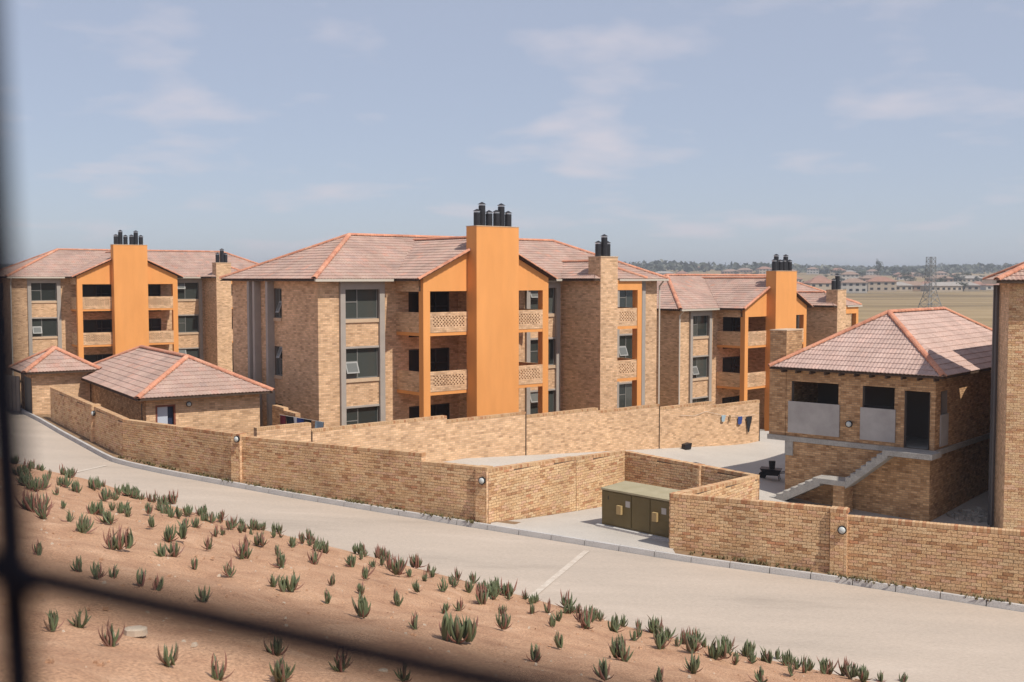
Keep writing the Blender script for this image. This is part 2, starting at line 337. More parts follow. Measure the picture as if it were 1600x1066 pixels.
# ------------------------------------------------------------------ road, kerb, verge, bank
KERB = [(40, 11.1), (24, 19.3), (12.1, 25.31), (8.26, 27.26), (4.64, 28.75), (1.11, 30.6), (-1.19, 31.78), (-3.83, 33.17), (-7.29, 35.04), (-9.86, 36.6), (-12.17, 38.0), (-14.0, 39.3),
        (-15.0, 40.2), (-16.0, 41.54), (-17.37, 43.43), (-19.22, 45.97), (-21.49, 49.2), (-23.77, 52.26), (-25.44, 54.61), (-36, 69), (-52, 90)][::-1]
NK = 161; KR = resample(KERB, NK); TR = resample(TOE, NK)
def road_pt(u, v):
    i = int(u); a = Vector(KR[i]); t = Vector(TR[i]); t = t + (t - a).normalized() * .6
    p = a + (t - a) * v; return (p.x, p.y, road_z(p.x) + .02 * math.sin(v * math.pi))
grid_sheet('road', list(range(NK)), lin(0, 1, 6), road_pt, 'road')
def offset(poly, i, d):
    a = Vector(poly[max(i - 1, 0)]); b_ = Vector(poly[min(i + 1, len(poly) - 1)]); t = (b_ - a).normalized(); n = Vector((-t.y, t.x)); return Vector(poly[i]) + n * d
kst = link('kerb', None); kst['kind'] = 'structure'
KS = resample(KERB, 1 + int(sum(math.dist(a, b) for a, b in zip(KERB, KERB[1:])) / 1.03))
kmb = MB(); kmb.hexa([(.006, 0, -.15), (1.0, 0, -.15), (1.0, .14, -.15), (.006, .14, -.15)], [(.006, .035, .15), (1.0, .035, .15), (1.0, .14, .15), (.006, .14, .15)])
kmesh = kmb.mesh('kerb_stone', ['kerb'])
for i in range(len(KS) - 1):
    a, b_ = Vector(KS[i]), Vector(KS[i + 1]); d = b_ - a
    if b_.x > 22 or a.y > 62: continue
    M_ = Matrix.Translation((a.x, a.y, road_z(a.x))) @ Matrix.Rotation(math.atan2(d.y, d.x), 4, 'Z') @ Matrix.Rotation(math.atan2(.04 * d.x, d.length), 4, 'Y') @ Matrix.Diagonal((d.length / 1.012, 1, 1, 1))
    link('kerb_stone', kmesh, kst, M_)
def verge_pt(u, v):
    i = int(u); p = offset(KR, i, .13 + v * 2.6); return (p.x, p.y, road_z(p.x) + .125 + .02 * math.sin(7 * p.x) * v - max(0, v - .35) * .9)
grid_sheet('verge', list(range(NK)), lin(0, 1, 6), verge_pt, 'soil')
bx = lin(-62, 40, 205)
def bank_pt(u, v):
    # v 0 at the toe (slightly below the road), growing towards and past the camera
    i = int(u); a = Vector(TRB[i]); p = a + Vector((-.60, -.80)) * (-.5 + v); z = bank_z(p.x, p.y)
    return (p.x, p.y, z - (.05 if v < .3 else 0))
TRB = resample(TOE, 261)
grid_sheet('sand_bank', list(range(261)), [0, .25, .5, .7, .9, 1.1] + lin(1.3, 26, 84) + [28, 31, 36], bank_pt, 'sand')
def line_mark(p, q, w, name):
    mb = MB(); p, q = Vector(p), Vector(q); t = (q - p).normalized(); n = Vector((-t.y, t.x)) * w / 2; pts = []
    for k in lin(0, 1, 9):
        c = p + (q - p) * k
        for e in (c - n, c + n): pts.append((e.x, e.y, road_z(e.x) + .029))
    mb.add(pts, [(2 * i, 2 * i + 1, 2 * i + 3, 2 * i + 2) for i in range(8)])
    o = mb.build(name, 'white_line', fixn=False); o['kind'] = 'structure'; o['label'] = 'worn white paint line across the pale road'
line_mark((.2, 24.2), (2.05, 29.45), .16, 'road_line'); line_mark((-15.6, 36.6), (-14.75, 39.2), .16, 'road_line')

# yard paving
FW = [(-21.01, 49.32), (-14.58, 40.52), (-9.5, 36.8), (-.82, 31.98), (4.36, 29.65), (8.35, 27.65), (12.31, 25.76), (40, 12.2)]
def fw_y(x):
    for (ax, ay), (bx_, by) in zip(FW, FW[1:]):
        if ax <= x <= bx_: return ay + (by - ay) * (x - ax) / (bx_ - ax)
    return FW[0][1] if x < FW[0][0] else FW[-1][1]
REAR0, REAR1 = Vector((-7.28, 39.3)), Vector((13.06, 57.08))
def yard_pt(u, v):
    y0 = fw_y(u) + .1; y1 = 39.3 + (u + 7.28) * .874 if u < 13.06 else 60
    y1 = max(y1, y0 + .5); y = y0 + (y1 - y0) * v; return (u, y, yard_z(u, y) - (.0 if u > -9 else .25))
grid_sheet('yard_paving', lin(-9.4, 40, 60), lin(0, 1, 24), yard_pt, 'paving')
def recess_pt(u, v):
    a = Vector((-.62, 31.86)).lerp(Vector((4.42, 29.5)), u); f_ = Vector((-.62, 31.64)).lerp(Vector((4.42, 29.04)), u); b_ = Vector((3.95, 37.4)).lerp(Vector((7.5, 33.8)), u)
    if v < .15: p = f_.lerp(a, v / .15); return (p.x, p.y + .02, road_z(p.x) + .147)
    t = (v - .15) / .85; p = a.lerp(b_, t); return (p.x, p.y, (road_z(p.x) + .147) * (1 - t) + t * (-.36))
grid_sheet('recess_paving', lin(0, 1, 20), lin(0, 1, 21), recess_pt, 'paving')

# ------------------------------------------------------------------ brick walls
def brick_mesh(name, lx, hz, mat='brick'):
    mb = MB(); y0, y1, c = -.015, .03, .005
    mb.add([(0, y1, 0), (lx, y1, 0), (lx, y1, hz), (0, y1, hz), (0, y0 + c, 0), (lx, y0 + c, 0), (lx, y0 + c, hz), (0, y0 + c, hz), (c, y0, c), (lx - c, y0, c), (lx - c, y0, hz - c), (c, y0, hz - c)],
           [(0, 4, 5, 1), (1, 5, 6, 2), (2, 6, 7, 3), (3, 7, 4, 0), (4, 8, 9, 5), (5, 9, 10, 6), (6, 10, 11, 7), (7, 11, 8, 4), (8, 11, 10, 9)])
    return mb.mesh(name, [mat], fixn=True)
BRICK = brick_mesh('brick', .222, .073); HALF = brick_mesh('half_brick', .106, .073)
PIT, ROW = .232, .083
def ztop_x(x0, x1, zmax, slope, x): return zmax + slope * (x - x0) if slope < 0 else zmax - slope * (x1 - x)
def lay_bricks(parent, x0, x1, z0, ztop, y=0.0, slope=0.0, n_obj=300, near=lambda x, z: x, flip=None, M0=None):
    """face bricks in stretcher bond on the plane y of the parent; the n_obj nearest are objects, the rest one mesh"""
    items = []; r = 0; z = ztop - ROW
    while z > z0 - ROW:
        x = x0 + (.116 if r % 2 else 0)
        if r % 2: items.append((x0, z, 1))
        while x + .222 <= x1 + .005: items.append((x, z, 0)); x += PIT
        if x + .106 <= x1 + .005: items.append((x, z, 1)); x += .116
        if x1 - x > .025: items.append((x, z, x1 - x))
        z -= ROW; r += 1
    if slope: items = [t_ for t_ in items if t_[1] + .073 <= ztop_x(x0, x1, ztop, slope, t_[0]) + .03]
    items.sort(key=lambda t: -near(t[0], t[1]))
    rest = MB()
    for k, (x, z, h) in enumerate(items):
        jx, jz, jy = random.uniform(-.002, .002), random.uniform(-.0015, .0015), random.uniform(-.003, .002)
        if k < n_obj and h in (0, 1):
            M_ = Matrix.Translation((x + jx, y + jy, z + jz)); link('brick', HALF if h else BRICK, parent, (M0 @ M_) if M0 else M_)
        else:
            lx = .222 if h == 0 else .106 if h == 1 else h; a = (x + jx, y - .015 + jy, z + jz)
            vs = [(a[0], y + .03, a[2]), (a[0] + lx, y + .03, a[2]), (a[0] + lx, y + .03, a[2] + .073), (a[0], y + .03, a[2] + .073), (a[0], a[1], a[2]), (a[0] + lx, a[1], a[2]), (a[0] + lx, a[1], a[2] + .073), (a[0], a[1], a[2] + .073)]
            rest.add(vs, [(0, 4, 5, 1), (1, 5, 6, 2), (2, 6, 7, 3), (3, 7, 4, 0), (4, 7, 6, 5)], 0, random.random())
    if rest.f:
        o = stuff(rest.build('brick_courses', 'brick', parent, fixn=False))
        if M0: o.matrix_basis = M0
def coping(parent, x0, x1, ztop, y0, y1, slope=0.0):
    mb = MB(); x = x0; w = .073; zmax = ztop
    while x + w <= x1 + .01:
        ztop = ztop_x(x0, x1, zmax, slope, x) if slope else zmax
        j = random.uniform(-.003, .003)
        mb.box((x, y0 - .006 + j, ztop - .104), (x + w, y1 + .006, ztop + random.uniform(-.003, .002)), 0, random.random()); x += .082
    za, zb = (ztop_x(x0, x1, zmax, slope, x0), ztop_x(x0, x1, zmax, slope, x1)) if slope else (zmax, zmax)
    mb.hexa([(x0, y0 + .004, za - .109), (x1, y0 + .004, zb - .109), (x1, y1 - .004, zb - .109), (x0, y1 - .004, za - .109)], [(x0, y0 + .004, za - .012), (x1, y0 + .004, zb - .012), (x1, y1 - .004, zb - .012), (x0, y1 - .004, za - .012)], 1)
    stuff(mb.build('coping', ['coping', 'coping'], parent))
def boundary_wall(label, P, Q, panels, z0, thick=.222, n_obj=300, real=True, mat='brickwork', group=None, name='boundary_wall', face='mortar', jp=()):
    """panels: (x from, x to, top z) along P->Q; the viewer's side is local -y"""
    P, Q = Vector(P), Vector(Q); d = Q - P; t = thing(name, label, 'wall', (P.x, P.y, 0), math.atan2(d.y, d.x), group)
    core = MB(); L_ = d.length
    panels = [p_ if len(p_) == 4 else (*p_, p_[2]) for p_ in panels]
    for (a, b_, zt, zt1) in panels:
        a, b_ = a * L_, b_ * L_
        x0, x1, y0, y1, za, zb, zc = a, b_, 0, thick, z0, zt - .108, zt1 - .108
        vs = [(x0, y0, za), (x1, y0, za), (x1, y1, za), (x0, y1, za), (x0, y0, zb), (x1, y0, zc), (x1, y1, zc), (x0, y1, zb)]
        core.add(vs, [(0, 1, 5, 4)], 0 if real else 1); core.add(vs, [(1, 2, 6, 5), (2, 3, 7, 6), (3, 0, 4, 7), (4, 5, 6, 7)], 1)
    core.build('wall_core', [face, mat], t, fixn=True)
    cam_l = t.matrix_basis.inverted() if False else None
    tot = sum((p_[1] - p_[0]) for p_ in panels); left = n_obj
    for k, (a, b_, zt, zt1) in enumerate(panels):
        share = int(n_obj * (b_ - a) / tot) if real else 0; sl_p = (zt1 - zt) / ((b_ - a) * L_); zt = max(zt, zt1)
        if real: lay_bricks(t, a * L_ + .004, b_ * L_ - .004, z0 + .3, zt - .11, 0, slope=sl_p, n_obj=share, near=lambda x, z: z)
        coping(t, a * L_, b_ * L_, zt, 0, thick, sl_p)
    for x in jp:
        MB().box((x * L_ - .012, -.014, z0), (x * L_ + .012, .0, panels[0][2] - .25)).build('movement_joint', 'timber', t)
    return t, L_
def pier(t, x, w, proud, z0, zt, n=0):
    mb = MB(); mb.box((x, -proud, z0), (x + w, .005, zt - .1), 1)
    p = mb.build('pier', ['mortar', 'brickwork'], t)
    lay_bricks(p, x + .003, x + w - .003, z0 + .3, zt - .1, -proud, n_obj=60)
    coping(p, x - .01, x + w + .01, zt, -proud, .25)

# front wall, right of the recess
wR, L_ = boundary_wall('near brick wall panel along the kerb right of the olive electrical kiosk', (4.36, 29.65), (8.22, 27.73), [(0, 1, 1.49)], -1.2)
# toothed left end: headers
eb = MB()
for i in range(22):
    z = 1.49 - .11 - ROW * (i + 1); dxx = -.035 if i % 2 else -.008
    eb.box((dxx, .004 + .0, z), (.0, .104, z + .073), 0, random.random()); eb.box((dxx, .116, z), (.0, .216, z + .073), 0, random.random())
stuff(eb.build('end_bricks', 'brick', wR))
wR2, L_ = boundary_wall('near brick wall panel at the right edge of the photo beside the kerb', (8.22, 27.73), (16.6, 23.75), [(0, 1, 1.32)], -1.4)
pier(wR2, .0, .42, .10, -1.4, 1.50)
# front wall, left of the recess
L1 = math.dist((-9.5, 36.8), (-.70, 31.92))
wL, L_ = boundary_wall('long brick wall panel along the kerb between two round wall lamps', (-9.5, 36.8), (-.70, 31.92), [(0, .765, 2.05), (.765, 1, 1.80)], -.6)
pier(wL, L_ - .38, .38, .10, -.6, 1.82); pier(wL, .0, .40, .10, -.4, 2.14)
wL2, L_ = boundary_wall('brick wall panel from the bend in the kerb to the second wall lamp', (-14.58, 40.52), (-9.5, 36.8), [(0, 1, 2.12)], -.2, n_obj=300)
wL3, L_ = boundary_wall('shaded brick wall receding at the bend of the road', (-21.01, 49.32), (-14.58, 40.52), [(0, 1, 2.45, 2.14)], 0, real=True, n_obj=0)
pier(wL3, L_ * .62, .36, .10, 0, 2.32)
MB().box((L_ * .62 - .015, -.02, .5), (L_ * .62, .0, 2.1)).build('movement_joint', 'timber', wL3)
# recess walls round the kiosk
wS, L_ = boundary_wall('bright brick side wall leading back from the road to the left of the kiosk', (-.70, 31.92), (3.95, 37.4), [(0, .6, 1.76, 1.59), (.6, 1, 1.57, 1.44)], -1.2, thick=.222)
wB, L_ = boundary_wall('dark shaded brick wall behind the olive kiosk', (3.90, 37.36), (7.6, 33.64), [(0, 1, 1.42, 1.25)], -1.6, mat='brickwork_shaded', n_obj=300)
pier(wB, L_ * .56, .26, .11, -1.6, 1.33)
wK, L_ = boundary_wall('short brick return wall with its top running from the kiosk to the yard', (4.52, 29.6), (7.65, 33.58), [(0, 1, 1.48, 1.26)], -1.6, n_obj=300)
# rear yard wall
rear_d = (REAR1 - REAR0)
rw, L_ = boundary_wall('long stepped brick wall at the back of the paved yard', REAR0, REAR1, [(0, .2295, 1.91), (.2295, .387, 1.71), (.387, .55, 1.545), (.55, .705, 1.39), (.705, .851, 1.215), (.851, 1, 1.0)], -2.2, real=False, n_obj=0)
for x, zt in ((.387, 1.7), (.705, 1.38), (.0, 1.9), (1.0, .9)):
    mb = MB(); mb.box((x * L_ - .03, -.02, -2.2), (x * L_ + .02, .05, zt - .06)); mb.build('movement_joint', 'timber', rw)
dr = rear_d.normalized()
boundary_wall('short higher brick wall between the tiled outbuilding and the stepped yard wall', REAR0 - dr * 2.2, REAR0 - dr * .02, [(0, 1, 2.17)], -1, real=False, n_obj=0)
boundary_wall('low sunlit brick wall beyond the end of the stepped yard wall', REAR1 + dr * 1.2 + Vector((.4, -.2)), REAR1 + dr * 5.5, [(0, 1, -.25)], -2.4, real=False, n_obj=0)
boundary_wall('small shaded brick wall behind the tiled outbuilding with washing beside it', (-10.15, 45.8), (-8.75, 43.7), [(0, .5, 2.05), (.5, 1, 1.95)], -1, real=False, n_obj=0, mat='brickwork_shaded')

# ------------------------------------------------------------------ roofs
def tile_geom(w, v0, v1, ns, amp, lo=None, hi=None, c0=0.0):
    vs = []; 
    for i in range(ns + 1):
        a = c0 + w * i / ns; pr = amp * (1 - math.cos(4 * math.pi * i / ns)) / 2
        for (v, h) in ((v0, .004), (v0, .034), (v1, .012)):
            x = a if lo is None else min(max(a, lo(v)), hi(v)); vs.append((x, v, h + (pr if h > .005 else pr * .8)))
    fs = []
    for i in range(ns):
        a, b_ = 3 * i, 3 * (i + 1); fs += [(a, b_, b_ + 1, a + 1), (a + 1, b_ + 1, b_ + 2, a + 2)]
    return vs, fs
def tiled_face(roof, P0, U, V, S_, lo, hi, ns=4, amp=.022, n_obj=0, mat='tile', tw=.30, gauge=.32, name='roof_tile'):
    """tiles on the plane P0 + u U + v V; lo/hi give the sloped ends of the face at v"""
    P0, U, V = Vector(P0), Vector(U).normalized(), Vector(V).normalized(); Nn = U.cross(V)
    FM = Matrix((( U.x, V.x, Nn.x, P0.x), (U.y, V.y, Nn.y, P0.y), (U.z, V.z, Nn.z, P0.z), (0, 0, 0, 1)))
    rows = max(1, round(S_ / gauge)); g = S_ / rows; mb = MB(); cnt = 0; shared = None
    for r in range(rows):
        v0, v1 = r * g, min((r + 1) * g + .02, S_)
        l, h = min(lo(v0), lo(v1)), max(hi(v0), hi(v1)); off = tw / 2 if r % 2 else 0
        c = math.floor((l - off) / tw)
        while c * tw + off < h:
            a = c * tw + off; c += 1
            inside = a >= max(lo(v0), lo(v1)) and a + tw <= min(hi(v0), hi(v1)) and r < rows - 1
            if inside and cnt < n_obj:
                if shared is None:
                    s_ = MB(); vs, fs = tile_geom(tw, 0, g + .02, ns, amp); s_.add(vs, fs); shared = s_.mesh(name, [mat], fixn=False, smooth=False)
                link(name, shared, roof, FM @ Matrix.Translation((a, v0, 0))); cnt += 1; continue
            w0 = min(a + tw, hi(v0)) - max(a, lo(v0)); w1 = min(a + tw, hi(v1)) - max(a, lo(v1))
            if w0 < .01 and w1 < .01: continue
            vs, fs = tile_geom(tw, v0, v1, ns, amp, lo, hi, a); mb.add(vs, fs, 0, random.random())
    if mb.f: o = stuff(mb.build('tile_courses', mat, roof, fixn=False)); o.matrix_basis = FM
    return FM
def ridge_mesh():
    mb = MB(); n = 7; vs = []
    for x, r_ in ((0, .135), (.41, .118)):
        for i in range(n): a = math.pi * (i / (n - 1)) * 1.1 - .157; vs.append((x, r_ * math.cos(a), r_ * .75 * math.sin(a)))
    for x, r_ in ((0, .108), (.41, .095)):
        for i in range(n): a = math.pi * (i / (n - 1)) * 1.1 - .157; vs.append((x, r_ * math.cos(a), r_ * .75 * math.sin(a)))
    fs = [(i, i + 1, n + i + 1, n + i) for i in range(n - 1)] + [(i, 2 * n + i, 2 * n + i + 1, i + 1) for i in range(n - 1)]
    mb.add(vs, fs); return mb.mesh('ridge_tile', ['ridge'], fixn=True)
RIDGE = ridge_mesh()
def ridge_line(roof, p0, p1, lift=.03, name='ridge_tile', scale=1.0):
    p0, p1 = Vector(p0), Vector(p1); d = p1 - p0; n = max(1, round(d.length / (.385 * scale))); x = d.normalized()
    y = Vector((0, 0, 1)).cross(x).normalized(); z = x.cross(y)
    for i in range(n):
        p = p0 + d * (i / n) + z * lift
        link(name, RIDGE, roof, Matrix(((x.x, y.x, z.x, p.x), (x.y, y.y, z.y, p.y), (x.z, y.z, z.z, p.z), (0, 0, 0, 1))) @ Matrix.Rotation(-.03, 4, 'Y') @ Matrix.Scale(scale, 4))
def hip_roof(parent, x0, x1, y0, y1, z, tanp, ns=4, n_obj=(0, 0, 0, 0), mat='tile', under='timber', faces='fblr'):
    """hip roof over a rectangle; front -y, left -x; deck, tiles on the four faces and hip/ridge tiles"""
    w, d = x1 - x0, y1 - y0; h = min(w, d) / 2; zr = z + h * tanp; cp = math.sqrt(1 + tanp * tanp)
    if d >= w: ra, rb = (x0 + h, y0 + h, zr), (x0 + h, y1 - h, zr)
    else: ra, rb = (x0 + h, y0 + h, zr), (x1 - h, y0 + h, zr)
    A, B, C, D = (x0, y0, z), (x1, y0, z), (x1, y1, z), (x0, y1, z)
    dk = MB(); e = Vector((0, 0, -.03)); q = lambda p: tuple(Vector(p) + e); b_ = Vector((0, 0, -.09)); qb = lambda p: tuple(Vector(p) + b_)
    pts = [q(A), q(B), q(C), q(D), q(ra), q(rb), qb(A), qb(B), qb(C), qb(D)]
    if d >= w: fs = [(0, 1, 4), (1, 2, 5, 4), (2, 3, 5), (3, 0, 4, 5)]
    else: fs = [(0, 1, 5, 4), (1, 2, 5), (2, 3, 4, 5), (3, 0, 4)]
    dk.add(pts, fs + [(0, 6, 7, 1), (1, 7, 8, 2), (2, 8, 9, 3), (3, 9, 6, 0), (9, 8, 7, 6)])
    roof = dk.build('roof', under, parent, fixn=True)
    c = 1 / cp; s = tanp / cp; S_ = h * cp
    spec = {'f': (A, (1, 0, 0), (0, c, s), w, d >= w), 'r': (B, (0, 1, 0), (-c, 0, s), d, w > d), 'b': (C, (-1, 0, 0), (0, -c, s), w, d >= w), 'l': (D, (0, -1, 0), (c, 0, s), d, w > d)}
    for k, no in zip('fblr', n_obj):
        if k not in faces: continue
        P, U, V, ln, tri = spec[k]
        tiled_face(roof, P, U, V, S_, lambda v, c=c: v * c, lambda v, c=c, ln=ln: ln - v * c, ns, n_obj=no, mat=mat)
    for p, r_ in ((A, ra), (D, rb if d >= w else ra), (B, ra if d >= w else rb), (C, rb)): ridge_line(roof, p, r_, name='hip_tile')
    ridge_line(roof, ra, rb)
    return roof, ra, rb

# ------------------------------------------------------------------ openings, windows
def wall_face(mb, T, u0, u1, z0, z1, th, ops, m=0, mr=None, caps=False):
    """wall on plane T(u, n, z): n grows outwards; solid cells and reveals only"""
    us = sorted({u0, u1, *[o[0] for o in ops], *[o[1] for o in ops]}); zs = sorted({z0, z1, *[o[2] for o in ops], *[o[3] for o in ops]})
    us = [u for u in us if u0 <= u <= u1]; zs = [z for z in zs if z0 <= z <= z1]
    hole = lambda i, j: any(o[0] <= (us[i] + us[i + 1]) / 2 <= o[1] and o[2] <= (zs[j] + zs[j + 1]) / 2 <= o[3] for o in ops)
    nu, nz_ = len(us) - 1, len(zs) - 1; mr = m if mr is None else mr
    for i in range(nu):
        for j in range(nz_):
            a, b_, c, d = us[i], us[i + 1], zs[j], zs[j + 1]
            if hole(i, j):
                for (ii, jj, q) in ((i - 1, j, [(a, 0, c), (a, 0, d), (a, -th, d), (a, -th, c)]), (i + 1, j, [(b_, 0, c), (b_, -th, c), (b_, -th, d), (b_, 0, d)]),
                                    (i, j - 1, [(a, 0, c), (a, -th, c), (b_, -th, c), (b_, 0, c)]), (i, j + 1, [(a, 0, d), (b_, 0, d), (b_, -th, d), (a, -th, d)])):
                    if 0 <= ii < nu and 0 <= jj < nz_ and not hole(ii, jj): mb.add([T(*p) for p in q], [(0, 1, 2, 3)], mr)
            else:
                mb.add([T(a, 0, c), T(b_, 0, c), T(b_, 0, d), T(a, 0, d)], [(0, 1, 2, 3)], m)
                mb.add([T(a, -th, c), T(a, -th, d), T(b_, -th, d), T(b_, -th, c)], [(0, 1, 2, 3)], mr)
    mb.add([T(u0, 0, z1), T(u1, 0, z1), T(u1, -th, z1), T(u0, -th, z1)], [(0, 1, 2, 3)], mr)
    for u in (u0, u1) if caps else (): mb.add([T(u, 0, z0), T(u, 0, z1), T(u, -th, z1), T(u, -th, z0)], [(0, 1, 2, 3)], mr)
def tbox(mb, T, a, b, m=0): mb.box(T(*a), T(*b), m); return mb
def window(parent, T, u0, u1, z0, z1, n=-.13, style=0, sill=True, mull=.40):
    f = MB(); w = .045
    for (a, b_, c, d) in ((u0, u1, z0, z0 + w), (u0, u1, z1 - w, z1)): tbox(f, T, (a, n, c), (b_, n + .05, d))
    for (a, b_) in ((u0, u0 + w), (u1 - w, u1)): tbox(f, T, (a, n, z0 + w), (b_, n + .05, z1 - w))
    um = u0 + (u1 - u0) * mull; tbox(f, T, (um - w / 2, n, z0 + w), (um + w / 2, n + .05, z1 - w))
    zm = z0 + (z1 - z0) * .56; tbox(f, T, (u0 + w, n, zm - w / 2), (um - w / 2, n + .048, zm + w / 2)); 
    fr = f.build('window', 'win_frame', parent)
    for (a, b_, c, d) in ((um + w / 2, u1 - w, z0 + w, z1 - w), (u0 + w, um - w / 2, zm + w / 2, z1 - w), (u0 + w, um - w / 2, z0 + w, zm - w / 2)):
        tbox(MB(), T, (a, n + .015, c), (b_, n + .027, d)).build('pane', 'glass', fr)
    if style:   # a top-hung sash pushed open in the lower left light
        a, b_, zt = u0 + .05, um - .02, (z0 + (z1 - z0) * (.55 if style == 1 else .98)); h = (z1 - z0) * .40; ang = .38
        pts = []
        for (nn, zz) in ((n + .05, zt), (n + .05 + h * math.sin(ang), zt - h * math.cos(ang))):
            for u in (a, b_): pts.append((u, nn, zz))
        m_ = MB(); A, B, C, D = [Vector(p) for p in (pts[0], pts[1], pts[3], pts[2])]
        off = Vector((0, .03 * math.cos(ang), .03 * math.sin(ang)))
        m_.hexa([T(*A), T(*B), T(*C), T(*D)], [T(*(A + off)), T(*(B + off)), T(*(C + off)), T(*(D + off))])
        m_.build('sash', 'win_white', fr)
        ins = .05; m2 = MB(); lerp = lambda s, t: A.lerp(B, s).lerp(D.lerp(C, s), t)
        q = [lerp(.1, .12), lerp(.9, .12), lerp(.9, .88), lerp(.1, .88)]; o1 = off * 1.15; o0 = off * .9
        m2.hexa([T(*(p + o0)) for p in q], [T(*(p + o1)) for p in q]); m2.build('pane', 'sash_glass', fr)
    if sill: tbox(MB(), T, (u0 - .0, n + .05, z0 - .16), (u1 + .0, .06, z0 - .004)).build('sill', 'sill', fr)
    return fr
def door(parent, T, u0, u1, z0, z1, n=-.12):
    f = MB(); w = .07
    tbox(f, T, (u0, n, z1 - w), (u1, n + .06, z1))
    for k in range(4): 
        u = u0 + (u1 - u0 - w) * (0, .52, .68, 1)[k]; tbox(f, T, (u, n, z0), (u + w, n + .06, z1 - w))
    for k in (.33, .66): tbox(f, T, (u0 + (u1 - u0 - w) * .52 + w, n, z0 + (z1 - z0) * k), (u1 - w, n + .055, z0 + (z1 - z0) * k + .06))
    d = f.build('door', 'door_dark', parent); tbox(MB(), T, (u0 + .01, n + .01, z0), (u1 - .01, n + .025, z1 - .02)).build('pane', 'door_glass', d)
def flue_meshes():
    p = MB(); p.tube((0, 0, 0), (0, 0, 1), .158, n=14); a = p.mesh('flue_pipe', ['black'], fixn=True)
    c = MB(); c.tube((0, 0, 0), (0, 0, .07), .145, n=12, m=1); c.tube((0, 0, .06), (0, 0, .16), .20, .03, n=14)
    return a, c.mesh('flue_cap', ['black', 'steel'])
FLUE, FCAP = flue_meshes()
def flues(stack, pts, z):
    for x, y, h in pts:
        link('flue_pipe', FLUE, stack, Matrix.Translation((x, y, z)) @ Matrix.Diagonal((1, 1, h, 1))); link('flue_cap', FCAP, stack, Matrix.Translation((x, y, z + h)))

# ------------------------------------------------------------------ apartment block (one is built, two are copies)
FL = (-.65, 2.01, 4.67); EAVE = 7.36; TP = .462
def parapet(parent, T, u0, u1, z0, z1, pattern=True, th=.11):
    """balcony parapet with a field of open holes in staggered rows"""
    mb = MB()
    if not pattern: tbox(mb, T, (u0, -th, z0), (u1, 0, z1)); return mb.build('parapet', 'brickwork', parent)
    a0, a1 = u0 + .16, u1 - .16; b0, b1 = z0 + .24, z1 - .18
    tbox(mb, T, (u0, -th, z0), (u1, 0, b0)); tbox(mb, T, (u0, -th, b1), (u1, 0, z1)); tbox(mb, T, (u0, -th, b0), (a0, 0, b1)); tbox(mb, T, (a1, -th, b0), (u1, 0, b1))
    rows = 6; rh = (b1 - b0) / rows; n = max(3, int((a1 - a0) / .17)); cw = (a1 - a0) / n
    for r in range(rows):
        x = a0
        for k in range(n):
            c = a0 + cw * (k + (.25 if r % 2 else .65)); hw = .034
            tbox(mb, T, (x, -th, b0 + r * rh), (c - hw, -.002, b0 + (r + 1) * rh)); tbox(mb, T, (c - hw, -th, b0 + r * rh), (c + hw, -.002, b0 + r * rh + .02)); x = c + hw
        tbox(mb, T, (x, -th, b0 + r * rh), (a1, -.002, b0 + (r + 1) * rh))
    return mb.build('parapet', 'brickwork', parent, fixn=False)
